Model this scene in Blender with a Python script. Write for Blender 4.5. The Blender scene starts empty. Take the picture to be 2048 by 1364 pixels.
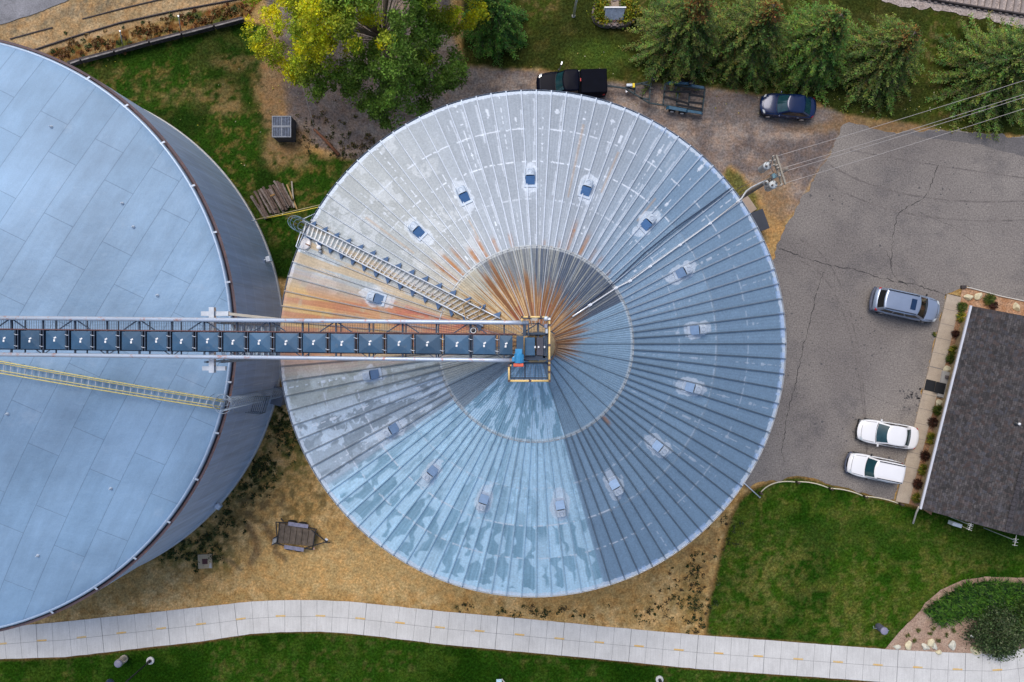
EXPO = 0.5
ROOFK = 1.0
import bpy, bmesh, math, random
import numpy as np
from mathutils import Vector, Matrix, Quaternion
PI = math.pi; R_ = math.radians
random.seed(7)
SC = bpy.context.scene
C = SC.collection
H = 54.0; F = 1365.0                      # camera height (m), focal length in photo pixels

# ---------------------------------------------------------------- helpers
def P(px, py, z=0.0):
    k = (H - z) / F
    return Vector(((px - 1024) * k, (682 - py) * k, z))
def tag(o, label=None, cat=None, group=None, kind=None):
    if label: o['label'] = label
    if cat: o['category'] = cat
    if group: o['group'] = group
    if kind: o['kind'] = kind
    return o
def thing(name, label, cat, loc=(0, 0, 0), rz=0.0, group=None):
    o = bpy.data.objects.new(name, None); C.objects.link(o)
    o.empty_display_size = 0.3
    o.location = loc; o.rotation_euler = (0, 0, rz)
    return tag(o, label, cat, group)

class MB:
    def __init__(s): s.v = []; s.f = []; s.c = None
    def add(s, vs, fs):
        b = len(s.v); s.v += [tuple(v) for v in vs]; s.f += [tuple(i + b for i in f) for f in fs]; return s
    def box(s, c, d, rz=0.0, m=None, taper=1.0):
        x, y, z = d[0] / 2, d[1] / 2, d[2] / 2
        vs = [Vector((sx * x * (taper if sz > 0 else 1), sy * y * (taper if sz > 0 else 1), sz * z)) for sz in (-1, 1) for sy in (-1, 1) for sx in (-1, 1)]
        if m is None: m = Matrix.Rotation(rz, 3, 'Z')
        vs = [m @ v + Vector(c) for v in vs]
        return s.add(vs, [(0, 2, 3, 1), (4, 5, 7, 6), (0, 1, 5, 4), (2, 6, 7, 3), (0, 4, 6, 2), (1, 3, 7, 5)])
    def beam(s, a, b, w, h, up=Vector((0, 0, 1))):
        a = Vector(a); b = Vector(b); d = b - a; L = d.length
        if L < 1e-6: return s
        x = d / L; y = up.cross(x)
        if y.length < 1e-4: y = Vector((1, 0, 0)).cross(x)
        y.normalize(); z = x.cross(y)
        m = Matrix((x, y, z)).transposed()
        return s.box((a + b) / 2, (L, w, h), m=m)
    def tube(s, pts, r, n=8, cap=True):
        pts = [Vector(p) for p in pts]; rr = r if isinstance(r, (list, tuple)) else [r] * len(pts)
        b = len(s.v); vs = []; fs = []; pu = None
        for i, p in enumerate(pts):
            if i == 0: d = pts[1] - p
            elif i == len(pts) - 1: d = p - pts[i - 1]
            else: d = (pts[i + 1] - pts[i - 1])
            if d.length < 1e-9: d = Vector((0, 0, 1))
            d.normalize()
            if pu is None:
                u = d.cross(Vector((0, 0, 1)))
                if u.length < 1e-3: u = d.cross(Vector((1, 0, 0)))
            else:
                u = pu - d * pu.dot(d)
                if u.length < 1e-4: u = d.cross(Vector((1, 0, .3)))
            u.normalize(); w = d.cross(u); pu = u
            for k in range(n):
                a = 2 * PI * k / n
                vs.append(p + (u * math.cos(a) + w * math.sin(a)) * rr[i])
        for i in range(len(pts) - 1):
            for k in range(n):
                a = i * n + k; c = i * n + (k + 1) % n
                fs.append((a, c, c + n, a + n))
        if cap:
            fs.append(tuple(range(n))[::-1]); fs.append(tuple((len(pts) - 1) * n + k for k in range(n)))
        return s.add(vs, fs)
    def lathe(s, prof, n=24, c=(0, 0, 0), cap=True):
        vs = []; fs = []
        for r, z in prof:
            for k in range(n):
                a = 2 * PI * k / n; vs.append((c[0] + r * math.cos(a), c[1] + r * math.sin(a), c[2] + z))
        for i in range(len(prof) - 1):
            for k in range(n):
                a = i * n + k; d = i * n + (k + 1) % n
                fs.append((a, d, d + n, a + n))
        if cap:
            fs.append(tuple(range(n))[::-1]); fs.append(tuple((len(prof) - 1) * n + k for k in range(n)))
        return s.add(vs, fs)
    def prism(s, poly, z0, z1):
        n = len(poly); vs = [(p[0], p[1], z0) for p in poly] + [(p[0], p[1], z1) for p in poly]
        fs = [tuple(range(n))[::-1], tuple(range(n, 2 * n))] + [(i, (i + 1) % n, n + (i + 1) % n, n + i) for i in range(n)]
        return s.add(vs, fs)
    def grid(s, fn, nu, nv, closeu=False):
        vs = []; fs = []; mu = nu if closeu else nu + 1
        for j in range(nv + 1):
            for i in range(mu): vs.append(fn(i / nu, j / nv))
        for j in range(nv):
            for i in range(nu):
                a = j * mu + i; b = j * mu + (i + 1) % mu
                fs.append((a, b, b + mu, a + mu))
        return s.add(vs, fs)
    def build(s, name, mat, parent=None, smooth=False, off=None, bevel=0, label=None):
        me = bpy.data.meshes.new(name)
        vs = s.v
        if off is not None: vs = [(v[0] - off[0], v[1] - off[1], v[2] - off[2]) for v in vs]
        me.from_pydata(vs, [], s.f); me.update()
        if smooth:
            me.polygons.foreach_set('use_smooth', [True] * len(me.polygons))
        o = bpy.data.objects.new(name, me); C.objects.link(o)
        if mat: me.materials.append(mat)
        if parent: o.parent = parent
        if bevel:
            m = o.modifiers.new('bevel', 'BEVEL'); m.width = bevel; m.segments = 2; m.limit_method = 'ANGLE'
        if label: o['label'] = label
        return o

def fixn(o):
    bm = bmesh.new(); bm.from_mesh(o.data); bmesh.ops.recalc_face_normals(bm, faces=bm.faces); bm.to_mesh(o.data); bm.free(); return o
def copy_tree(o, parent=None):
    c = o.copy(); C.objects.link(c); c.parent = parent
    for ch in [x for x in bpy.data.objects if x.parent == o]: copy_tree(ch, c)
    return c

# ---------------------------------------------------------------- numpy noise
def _h(i, j, s):
    v = np.sin(i * 127.1 + j * 311.7 + s * 74.7) * 43758.5453
    return v - np.floor(v)
def vn(x, y, s=0):
    x = np.asarray(x, dtype=np.float64); y = np.asarray(y, dtype=np.float64)
    xi = np.floor(x); yi = np.floor(y); fx = x - xi; fy = y - yi
    fx = fx * fx * (3 - 2 * fx); fy = fy * fy * (3 - 2 * fy)
    a = _h(xi, yi, s); b = _h(xi + 1, yi, s); c = _h(xi, yi + 1, s); d = _h(xi + 1, yi + 1, s)
    return (a + (b - a) * fx) * (1 - fy) + (c + (d - c) * fx) * fy
def fbm(x, y, o=4, s=0):
    t = 0; a = .5; n = 0
    for k in range(o):
        t = t + a * vn(x, y, s + k * 13); n += a; a *= .5; x = x * 2.03 + 5.1; y = y * 2.03 + 1.7
    return t / n
def sst(a, b, x):
    t = np.clip((x - a) / (b - a), 0, 1); return t * t * (3 - 2 * t)
def polysd(X, Y, poly):
    """signed distance (positive inside) to a polygon"""
    d = np.full(X.shape, 1e18); ins = np.zeros(X.shape, bool); n = len(poly)
    for i in range(n):
        ax, ay = poly[i]; bx, by = poly[(i + 1) % n]
        ex, ey = bx - ax, by - ay; L = ex * ex + ey * ey + 1e-12
        t = np.clip(((X - ax) * ex + (Y - ay) * ey) / L, 0, 1)
        dd = (X - ax - t * ex) ** 2 + (Y - ay - t * ey) ** 2
        d = np.minimum(d, dd)
        cond = ((ay > Y) != (by > Y)) & (X < (bx - ax) * (Y - ay) / (by - ay + 1e-12) + ax)
        ins ^= cond
    d = np.sqrt(d); return np.where(ins, d, -d)

# ---------------------------------------------------------------- materials
def newmat(name):
    m = bpy.data.materials.new(name); m.use_nodes = True
    nt = m.node_tree; b = nt.nodes['Principled BSDF']; return m, nt, b
def N(nt, t, **kw):
    n = nt.nodes.new(t)
    for k, v in kw.items():
        if hasattr(n, k): setattr(n, k, v)
        else: n.inputs[k.replace('_', ' ')].default_value = v
    return n
def L(nt, a, b): nt.links.new(a, b)
def mixc(nt, fac, a, b, mode='MIX'):
    n = nt.nodes.new('ShaderNodeMix'); n.data_type = 'RGBA'; n.blend_type = mode
    for s, v in ((n.inputs[0], fac), (n.inputs[6], a), (n.inputs[7], b)):
        if hasattr(v, 'is_linked') or hasattr(v, 'links'): nt.links.new(v, s)
        elif isinstance(v, (int, float)): s.default_value = v
        else: s.default_value = (*v, 1) if len(v) == 3 else v
    return n.outputs[2]
def ramp(nt, src, stops, interp='LINEAR'):
    n = nt.nodes.new('ShaderNodeValToRGB'); n.color_ramp.interpolation = interp
    els = n.color_ramp.elements
    while len(els) < len(stops): els.new(.5)
    for e, (p, c) in zip(els, stops):
        e.position = p; e.color = (*c, 1) if not isinstance(c, (int, float)) else (c, c, c, 1)
    nt.links.new(src, n.inputs[0]); return n.outputs[0]
def noise(nt, scale, detail=4, rough=.55, vec=None, coord='Object'):
    n = nt.nodes.new('ShaderNodeTexNoise'); n.inputs['Scale'].default_value = scale
    n.inputs['Detail'].default_value = detail; n.inputs['Roughness'].default_value = rough
    if vec is None:
        t = nt.nodes.new('ShaderNodeTexCoord'); vec = t.outputs[coord]
    nt.links.new(vec, n.inputs['Vector']); return n.outputs[0]
def bump(nt, b, src, strength=.3, dist=.02):
    n = nt.nodes.new('ShaderNodeBump'); n.inputs['Strength'].default_value = strength; n.inputs['Distance'].default_value = dist
    nt.links.new(src, n.inputs['Height']); nt.links.new(n.outputs[0], b.inputs['Normal']); return n
def M(name, col, rough=.6, metal=0.0, var=.15, scale=2.0, bmp=0.0, bscale=25, spec=.5, dirt=None, dirtamt=.5, coat=0):
    m, nt, b = newmat(name)
    ns = noise(nt, scale, 5, .65)
    f = ramp(nt, ns, [(.3, 1 - var), (.7, 1 + var)])
    c = mixc(nt, 1.0, (col[0], col[1], col[2]), f, 'MULTIPLY')
    if dirt:
        n2 = noise(nt, scale * 2.7 + 1.3, 6, .7)
        c = mixc(nt, ramp(nt, n2, [(.56, 0.0), (.66, dirtamt)]), c, dirt)
    L(nt, c, b.inputs['Base Color'])
    b.inputs['Roughness'].default_value = rough; b.inputs['Metallic'].default_value = metal
    b.inputs['Specular IOR Level'].default_value = spec
    if coat: b.inputs['Coat Weight'].default_value = coat; b.inputs['Coat Roughness'].default_value = .06
    if bmp: bump(nt, b, noise(nt, bscale, 4, .6), bmp)
    return m
def attrmat(name, rough=.7, fine=.35, fscale=12, bmp=.3, spec=.3, metal=0.0, trans=0.0):
    m, nt, b = newmat(name)
    a = nt.nodes.new('ShaderNodeAttribute'); a.attribute_name = 'col'
    f = ramp(nt, noise(nt, fscale, 5, .7), [(.3, 1 - fine), (.7, 1 + fine)])
    L(nt, mixc(nt, 1.0, a.outputs[0], f, 'MULTIPLY'), b.inputs['Base Color'])
    b.inputs['Roughness'].default_value = rough; b.inputs['Specular IOR Level'].default_value = spec; b.inputs['Metallic'].default_value = metal
    if bmp: bump(nt, b, noise(nt, fscale * 1.5, 4, .6), bmp)
    return m
def setcol(me, arr):
    """arr (nverts,3) linear colours"""
    at = me.color_attributes.new('col', 'FLOAT_COLOR', 'POINT')
    a = np.ones((len(arr), 4), dtype=np.float32); a[:, :3] = np.clip(arr, 0, 1); at.data.foreach_set('color', a.ravel())

galv = M('galvanised_steel', (.42, .47, .54), .42, .55, .15, 3, .1)
galvlight = M('bright_galvanised_steel', (.68, .73, .8), .38, .4, .12, 5)
galvrust = M('rust_stained_galvanised_steel', (.58, .6, .62), .5, .3, .15, 2, dirt=(.35, .13, .05), dirtamt=.8)
darksteel = M('dark_blue_grey_steel', (.035, .06, .10), .5, .4, .25, 4, dirt=(.2, .08, .05), dirtamt=.25)
navy = M('navy_painted_steel', (.028, .085, .16), .42, .2, .2, 1.2, dirt=(.09, .12, .16), dirtamt=.35)
yellow = M('pale_yellow_paint', (.72, .6, .2), .5, 0, .12, 5, dirt=(.4, .3, .12), dirtamt=.5)
yelloworange = M('amber_yellow_paint', (.8, .56, .22), .5, 0, .12, 5, dirt=(.75, .7, .55), dirtamt=.5)
white = M('white_paint', (.8, .8, .8), .45, 0, .06, 4)
black = M('black_paint', (.012, .012, .014), .45, 0, .3, 4)
rubber = M('black_rubber', (.02, .02, .02), .85, 0, .3, 8)
rusty = M('rusty_steel', (.17, .07, .035), .85, .1, .4, 5, .4)
tansteel = M('rust_dusted_steel', (.5, .36, .2), .7, .2, .3, 3)
concrete = M('pale_concrete', (.42, .41, .39), .85, 0, .12, 2.5, .3)
# ---------------------------------------------------------------- world, sun, camera
SUN_AZ = math.atan2(.80, -.42)      # direction (math angle) the light comes from: upper left
SUN_EL = R_(60)
w = bpy.data.worlds.new('World'); SC.world = w; w.use_nodes = True
nt = w.node_tree; bg = nt.nodes['Background']
sky = nt.nodes.new('ShaderNodeTexSky'); sky.sky_type = 'NISHITA'; sky.sun_disc = False
sky.sun_elevation = SUN_EL; sky.sun_rotation = PI / 2 - SUN_AZ
sky.air_density = 1.0; sky.dust_density = 2.5; sky.ozone_density = 1.0
nt.links.new(sky.outputs[0], bg.inputs[0]); bg.inputs[1].default_value = .115
sd = bpy.data.lights.new('sun', 'SUN'); sd.energy = 1.4; sd.angle = R_(34); sd.color = (1.0, .93, .84)
so = bpy.data.objects.new('sun', sd); C.objects.link(so)
dv = Vector((math.cos(SUN_AZ) * math.cos(SUN_EL), math.sin(SUN_AZ) * math.cos(SUN_EL), math.sin(SUN_EL)))
so.rotation_euler = dv.to_track_quat('Z', 'Y').to_euler(); so.location = dv * 80
cd = bpy.data.cameras.new('camera'); cd.lens = F * 36 / 2048; cd.sensor_width = 36; cd.clip_end = 1000; cd.clip_start = .5
co = bpy.data.objects.new('camera', cd); C.objects.link(co); co.location = (0, 0, H); SC.camera = co
SC.view_settings.view_transform = 'Standard'; SC.view_settings.look = 'None'
SC.view_settings.exposure = EXPO; SC.view_settings.gamma = 1

# ---------------------------------------------------------------- ground sheet
def axis(lo, hi, step, far):
    a = list(np.arange(lo, hi + step * .5, step)); l = []; s = step; x = lo
    while x > -far: s *= 1.6; x -= s; l.append(x)
    r = []; s = step; x = hi
    while x < far: s *= 1.6; x += s; r.append(x)
    return np.array(l[::-1] + a + r)
gx = axis(-43, 43, .17, 400); gy = axis(-29, 29, .17, 400)
XX, YY = np.meshgrid(gx, gy)
PX = 1024 + XX * F / H; PY = 682 - YY * F / H
wob = (fbm(PX / 14, PY / 14, 4, 3) - .5) * 26; wob2 = (fbm(PX / 40, PY / 40, 4, 9) - .5) * 60
def reg(poly, soft=5, wb=1.0, w2=0.0):
    return sst(-soft, soft, polysd(PX, PY, poly) + wob * wb + wob2 * w2)
def mixa(a, b, t):
    return a * (1 - t[..., None]) + np.array(b) * t[..., None]
def blob(x, y, rx, ry, soft=.6, wb=.03):
    d = np.sqrt(((PX - x) / rx) ** 2 + ((PY - y) / ry) ** 2) + wob * wb
    return 1 - sst(1 - soft, 1 + soft, d)
n1 = fbm(PX / 30, PY / 30, 5, 21); n2 = fbm(PX / 9, PY / 9, 4, 31); n3 = fbm(PX / 90, PY / 90, 3, 41)
tan = np.array([.36, .245, .10])
col = np.ones(PX.shape + (3,)) * tan
col = mixa(col, (.45, .325, .155), sst(.45, .7, n1))
col = mixa(col, (.24, .155, .06), sst(.50, .70, n2) * .75)
gr = np.zeros(PX.shape)                                       # grass amount
# weedy green patches in the tan yard
for (x, y, rx, ry, a) in [(560, 860, 45, 60, .9), (520, 930, 38, 45, .9), (470, 985, 50, 30, .8), (590, 900, 30, 60, .7), (410, 1085, 45, 28, .8), (455, 1050, 60, 40, .6), (350, 1110, 60, 25, .6),
                          (440, 1120, 40, 24, .7), (640, 960, 70, 70, .35), (1385, 1170, 24, 50, .45), (1400, 1230, 40, 36, .4), (1330, 1205, 40, 24, .2), (900, 1225, 120, 14, .15), (560, 1010, 90, 40, .45)]:
    m = blob(x, y, rx, ry) * sst(.38, .6, n2) * a
    col = mixa(col, (.085, .10, .028), m); gr = np.maximum(gr, m * .7)
for (x, y, rx, ry, a) in [(520, 1010, 50, 30, .55), (620, 1000, 70, 40, .45), (700, 1090, 70, 40, .4), (480, 1060, 60, 50, .4), (1400, 1120, 40, 90, .3)]:
    col = mixa(col, (.17, .11, .06), blob(x, y, rx, ry) * sst(.4, .6, n2) * a)
col = mixa(col, (.47, .34, .155), blob(760, 1130, 240, 60) * .6)
def track(pts, wd, c, a):
    global col
    d = np.full(PX.shape, 1e9)
    for (ax, ay), (bx, by) in zip(pts[:-1], pts[1:]):
        ex, ey = bx - ax, by - ay; t = np.clip(((PX - ax) * ex + (PY - ay) * ey) / (ex * ex + ey * ey), 0, 1)
        d = np.minimum(d, np.hypot(PX - ax - t * ex, PY - ay - t * ey))
    col = mixa(col, c, (1 - sst(wd * .4, wd, d + wob * .25)) * a)
track([(495, 1050), (510, 1075), (513, 1105), (500, 1125)], 9, (.12, .085, .05), .7)
track([(530, 1050), (545, 1075), (552, 1105), (570, 1118)], 8, (.12, .085, .05), .7)
track([(440, 1115), (465, 1125), (480, 1140)], 6, (.14, .1, .06), .6)
# brown gravel drive and bare soil below the big tree
drive = [(500, -120), (560, 100), (560, 170), (572, 235), (600, 280), (650, 300), (720, 330), (800, 420), (1100, 420), (1400, 420), (1480, 360), (1520, 430), (1545, 470), (1600, 410), (1640, 340), (1670, 290), (1692, 252),
         (1690, 225), (1630, 212), (1520, 190), (1400, 172), (1300, 166), (1180, 160), (1060, 140), (930, 132), (900, 60), (900, -120)]
md = reg(drive, 7, .35)
dc = np.ones(PX.shape + (3,)) * np.array([.185, .158, .148])
dc = mixa(dc, (.265, .228, .205), sst(.4, .65, fbm(PX / 60, PY / 18, 4, 51)))
dc = mixa(dc, (.115, .10, .10), sst(.52, .66, n1) * .65)
dc = mixa(dc, (.115, .10, .10), blob(640, 190, 90, 90) * .7)
dc = mixa(dc, (.17, .155, .15), blob(1560, 225, 160, 28) * .6)
dc = mixa(dc, (.33, .21, .09), blob(1545, 420, 45, 70) * .6)
dc = mixa(dc, (.34, .22, .10), blob(1620, 255, 50, 14) * .25)
col = col * (1 - md[..., None]) + dc * md[..., None]
# tan margin along the lot, NE of the bin
m = reg([(1460, 330), (1490, 352), (1520, 385), (1540, 425), (1570, 450), (1585, 440), (1555, 500), (1550, 560), (1480, 520), (1420, 380)], 6, .5)
col = mixa(col, (.40, .26, .11), m * .9); 
m = reg([(1455, 335), (1475, 345), (1515, 395), (1523, 420), (1505, 440), (1440, 380)], 5, .5); col = mixa(col, (.09, .105, .03), m * .9); gr = np.maximum(gr, m)
# lawns
LW = [(90, 140), (160, 122), (300, 88), (480, 42), (530, 50), (545, 95), (528, 140), (540, 190), (560, 240), (570, 285), (600, 300), (660, 315), (720, 318), (800, 420), (620, 560), (480, 560), (200, 420)]
LN = [(930, -300), (925, 130), (1000, 137), (1080, 138), (1200, 160), (1260, 168), (1330, 165), (1440, 178), (1520, 190), (1640, 208), (1700, 232), (1800, 242), (1900, 264), (2048, 272), (2500, 300), (2500, 60), (2048, 30), (1900, 5), (1740, -25), (1500, -110), (1400, -300)]
LS = [(-800, 1440), (0, 1317), (110, 1316), (250, 1300), (400, 1283), (500, 1267), (560, 1262), (640, 1262), (750, 1271), (900, 1289), (1050, 1303), (1200, 1317), (1400, 1337), (1600, 1351), (1720, 1361), (1900, 1370), (2500, 1370), (2500, 3000), (-800, 3000)]
LE = [(1500, 980), (1560, 957), (1593, 953), (1640, 962), (1800, 1005), (1845, 1015), (2200, 1000), (2500, 1100), (2500, 1320), (2048, 1320), (1770, 1302), (1600, 1288), (1410, 1272), (1418, 1200), (1438, 1120), (1455, 1050), (1478, 1000)]
def lawn(poly, base, alt, yel, dry, soft, wb, w2=0, yamt=.5, damt=.5):
    global col, gr
    m = reg(poly, soft, wb, w2)
    g = np.ones(PX.shape + (3,)) * np.array(base)
    g = mixa(g, alt, sst(.35, .65, n3)); g = mixa(g, yel, sst(.5, .68, n1) * yamt); g = mixa(g, dry, sst(.56, .68, n2) * sst(.45, .62, n3) * damt)
    col = col * (1 - m[..., None]) + g * m[..., None]; gr = gr * (1 - m) + m
    return m
mw = lawn(LW, (.013, .034, .005), (.020, .056, .006), (.055, .062, .018), (.17, .12, .045), 5, .25, .15)
for (x, y, rx, ry, a) in [(440, 190, 40, 26, .45), (530, 175, 22, 50, .8), (545, 230, 20, 40, .8), (560, 310, 28, 26, .95), (600, 300, 22, 40, .7), (450, 215, 30, 14, .6), (470, 125, 40, 14, .4), (350, 190, 60, 16, .3), (655, 310, 20, 14, .6), (720, 350, 40, 20, .4)]:
    mm = blob(x, y, rx, ry) * sst(.3, .55, n2) * a; col = mixa(col, (.235, .16, .075), mm); gr = gr * (1 - mm * .55)
for (x, y, rx, ry, a) in [(548, 130, 26, 60, .85), (552, 200, 24, 60, .85), (575, 285, 40, 30, .6), (1800, 255, 160, 14, .9), (1700, 235, 40, 14, .8), (1545, 400, 30, 60, .35)]:
    col = mixa(col, (.20, .135, .075), blob(x, y, rx, ry) * a)
mn = lawn(LN, (.030, .042, .010), (.042, .062, .011), (.066, .064, .020), (.15, .11, .05), 5, .3, .1)
col = mixa(col, (.062, .115, .018), blob(1200, 110, 60, 30) * .6 * mn)
ml = lawn(LS, (.010, .036, .003), (.018, .056, .005), (.048, .090, .013), (.17, .13, .055), 2.5, .12, 0, .45, .25)
me_ = lawn(LE, (.013, .046, .004), (.026, .070, .006), (.075, .100, .018), (.17, .15, .05), 4, .2, .05, .5, .35)
for (x, y, rx, ry, a) in [(1560, 1120, 90, 60, .5), (1500, 1200, 60, 60, .5), (1880, 1135, 100, 18, .35), (1720, 1265, 60, 14, .5), (1640, 1230, 90, 50, .35), (1960, 1120, 70, 20, .4)]:
    mm = blob(x, y, rx, ry) * sst(.35, .6, n2) * a * me_ * .7; col = mixa(col, (.17, .155, .05), mm)
for (x, y, rx, ry, a) in [(1700, 1070, 180, 30, .5), (1950, 1095, 100, 30, .6)]:
    col = mixa(col, (.03, .062, .01), blob(x, y, rx, ry) * a * me_)
# beyond the timber fence
NWP = [(-800, 300), (80, 145), (160, 120), (300, 84), (490, 36), (520, -50), (500, -400), (-800, -400)]
m = reg(NWP, 1.5, .05); bc = np.ones(PX.shape + (3,)) * np.array([.30, .215, .115])
bc = mixa(bc, (.38, .28, .16), sst(.4, .6, n1)); bc = mixa(bc, (.22, .17, .10), sst(.5, .7, n2) * .6)
col = col * (1 - m[..., None]) + bc * m[..., None]; gr = gr * (1 - m)
m = reg([(20, 150), (90, 105), (250, 58), (490, 0), (520, -10), (505, 36), (480, 38), (300, 84), (160, 120), (80, 145)], 3, .35)
wc = np.ones(PX.shape + (3,)) * np.array([.16, .085, .028]); wc = mixa(wc, (.28, .20, .09), sst(.45, .6, n2)); wc = mixa(wc, (.08, .10, .025), sst(.55, .66, n1)); wc = mixa(wc, (.13, .05, .02), sst(.6, .7, fbm(PX / 7, PY / 7, 3, 77)))
col = col * (1 - m[..., None]) + wc * m[..., None]; gr = np.maximum(gr, m * .8)
m = reg([(-100, 60), (150, 0), (260, -80), (600, -100), (480, -2), (330, -2), (110, 45), (-100, 95)], 6, .8) ; col = mixa(col, (.15, .135, .10), m * .45 * sst(.4, .6, n2))
# dark brown edge strips beside path / lot
d = polysd(PX, PY, LS); col = mixa(col, (.12, .06, .03), (1 - sst(1, 5, np.abs(d + wob * .15 - 1))) * .7)
d = polysd(PX, PY, LE); col = mixa(col, (.19, .11, .05), (1 - sst(1, 6, np.abs(d + wob * .2 - 1))) * .6)
nv = len(gx) * len(gy); co_ = np.zeros((nv, 3)); co_[:, 0] = XX.ravel(); co_[:, 1] = YY.ravel()
zz = (fbm(XX / 3, YY / 3, 3, 5) - .5) * .05; zz = np.where((np.abs(XX) < 44) & (np.abs(YY) < 30), zz - .03, -.03); co_[:, 2] = zz.ravel()
me = bpy.data.meshes.new('ground'); nxg = len(gx); nyg = len(gy)
ii, jj = np.meshgrid(np.arange(nxg - 1), np.arange(nyg - 1)); a = (jj * nxg + ii).ravel()
fc = np.stack([a, a + 1, a + nxg + 1, a + nxg], 1)
me.vertices.add(nv); me.vertices.foreach_set('co', co_.ravel()); me.loops.add(fc.size); me.loops.foreach_set('vertex_index', fc.ravel().astype(np.int32))
me.polygons.add(len(fc)); me.polygons.foreach_set('loop_start', np.arange(0, fc.size, 4, dtype=np.int32)); me.update(calc_edges=True)
setcol(me, col.reshape(-1, 3))
at = me.attributes.new('grass', 'FLOAT', 'POINT'); at.data.foreach_set('value', gr.ravel().astype(np.float32))
gm, nt, b = newmat('grass_and_soil')
a = nt.nodes.new('ShaderNodeAttribute'); a.attribute_name = 'col'; g = nt.nodes.new('ShaderNodeAttribute'); g.attribute_name = 'grass'
geo = nt.nodes.new('ShaderNodeNewGeometry'); pos = geo.outputs['Position']
f1 = ramp(nt, noise(nt, 5.5, 8, .82, pos), [(.34, .30), (.5, .95), (.66, 2.1)])
f2 = ramp(nt, noise(nt, 6.0, 7, .78, pos), [(.34, .52), (.5, 1.0), (.66, 1.6)])
vz = nt.nodes.new('ShaderNodeTexVoronoi'); vz.inputs['Scale'].default_value = 4.5; nt.links.new(pos, vz.inputs['Vector'])
peb = ramp(nt, vz.outputs['Distance'], [(.04, .90), (.25, 1.02)])
f2 = mixc(nt, 1.0, f2, peb, 'MULTIPLY')
f = mixc(nt, g.outputs[2], f2, f1)
hue = mixc(nt, ramp(nt, noise(nt, 1.3, 5, .7, pos), [(.42, 0.0), (.66, .6)]), (1, 1, 1), (1.5, 1.12, .8))
hue = mixc(nt, ramp(nt, noise(nt, 2.6, 6, .75, pos), [(.5, 0.0), (.7, .45)]), hue, (.62, .62, .62))
c = mixc(nt, 1.0, a.outputs[0], f, 'MULTIPLY'); c = mixc(nt, 1.0, c, hue, 'MULTIPLY')
L(nt, c, b.inputs['Base Color']); b.inputs['Roughness'].default_value = 1.0; b.inputs['Specular IOR Level'].default_value = .0
bump(nt, b, noise(nt, 9, 6, .75, pos), .9, .06)
go = bpy.data.objects.new('ground', me); C.objects.link(go); me.materials.append(gm); tag(go, kind='structure')

# ---------------------------------------------------------------- flat sheets
def resample(pts, step, closed=True):
    out = []; n = len(pts)
    for i in range(n if closed else n - 1):
        a = Vector(pts[i]); b = Vector(pts[(i + 1) % n]); k = max(1, int((b - a).length / step))
        for j in range(k): out.append(a.lerp(b, j / k))
    if not closed: out.append(Vector(pts[-1]))
    return out
def sheet(name, pts, z, mat, jit=0.0, step=.25, thick=0.0, kind='structure'):
    w_ = [P(p[0], p[1]).xy for p in pts]
    q = resample([Vector((p.x, p.y)) for p in w_], step)
    if jit:
        xs = np.array([p.x for p in q]); ys = np.array([p.y for p in q])
        jx = (fbm(xs * 1.7, ys * 1.7, 4, 3) - .5) * jit * 2; jy = (fbm(xs * 1.7, ys * 1.7, 4, 8) - .5) * jit * 2
        q = [Vector((p.x + jx[i], p.y + jy[i])) for i, p in enumerate(q)]
    bm = bmesh.new(); vs = [bm.verts.new((p.x, p.y, z)) for p in q]; f = bm.faces.new(vs)
    f.normal_update()
    if f.normal.z < 0: f.normal_flip()
    if thick:
        r = bmesh.ops.extrude_face_region(bm, geom=[f]); 
        for v in [g for g in r['geom'] if isinstance(g, bmesh.types.BMVert)]: v.co.z = z + thick
        bmesh.ops.recalc_face_normals(bm, faces=bm.faces)
    bmesh.ops.triangulate(bm, faces=[f for f in bm.faces if len(f.verts) > 4])
    me = bpy.data.meshes.new(name); bm.to_mesh(me); bm.free(); o = bpy.data.objects.new(name, me); C.objects.link(o); me.materials.append(mat)
    if kind: o['kind'] = kind
    return o
def posmat(name, base, alt, alt2, s1=.25, s2=14, fine=.3, rough=.9, bmp=.5, spec=.2, bd=.01):
    m, nt, b = newmat(name); geo = nt.nodes.new('ShaderNodeNewGeometry'); pos = geo.outputs['Position']
    c = mixc(nt, ramp(nt, noise(nt, s1, 5, .6, pos), [(.4, 0.0), (.62, 1.0)]), base, alt)
    mp = nt.nodes.new('ShaderNodeMapping'); mp.inputs['Location'].default_value = (13, 5, 2); nt.links.new(pos, mp.inputs[0])
    c = mixc(nt, ramp(nt, noise(nt, s1 * 3.7, 6, .7, mp.outputs[0]), [(.5, 0.0), (.72, .8)]), c, alt2)
    f = ramp(nt, noise(nt, s2, 6, .8, pos), [(.33, 1 - fine), (.5, 1.0), (.67, 1 + fine)])
    L(nt, mixc(nt, 1.0, c, f, 'MULTIPLY'), b.inputs['Base Color'])
    b.inputs['Roughness'].default_value = rough; b.inputs['Specular IOR Level'].default_value = spec
    if bmp: bump(nt, b, noise(nt, s2 * 1.3, 4, .7, pos), bmp, bd)
    return m
asphalt = posmat('worn_asphalt', (.178, .160, .150), (.235, .213, .195), (.122, .113, .113), .09, 9, .55, .9, .6)
sheet('parking_lot', [(1700, 246), (1780, 264), (1850, 262), (1900, 260), (2048, 274), (2500, 300), (2500, 640), (2048, 605), (1924, 574), (1893, 588), (1790, 1003), (1700, 978), (1640, 962), (1590, 954), (1545, 964), (1497, 972), (1430, 960), (1380, 800), (1390, 620),
                       (1500, 560), (1548, 520), (1555, 490), (1570, 450), (1600, 402), (1640, 342), (1664, 294), (1690, 252)], .006, asphalt, .35)
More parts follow.
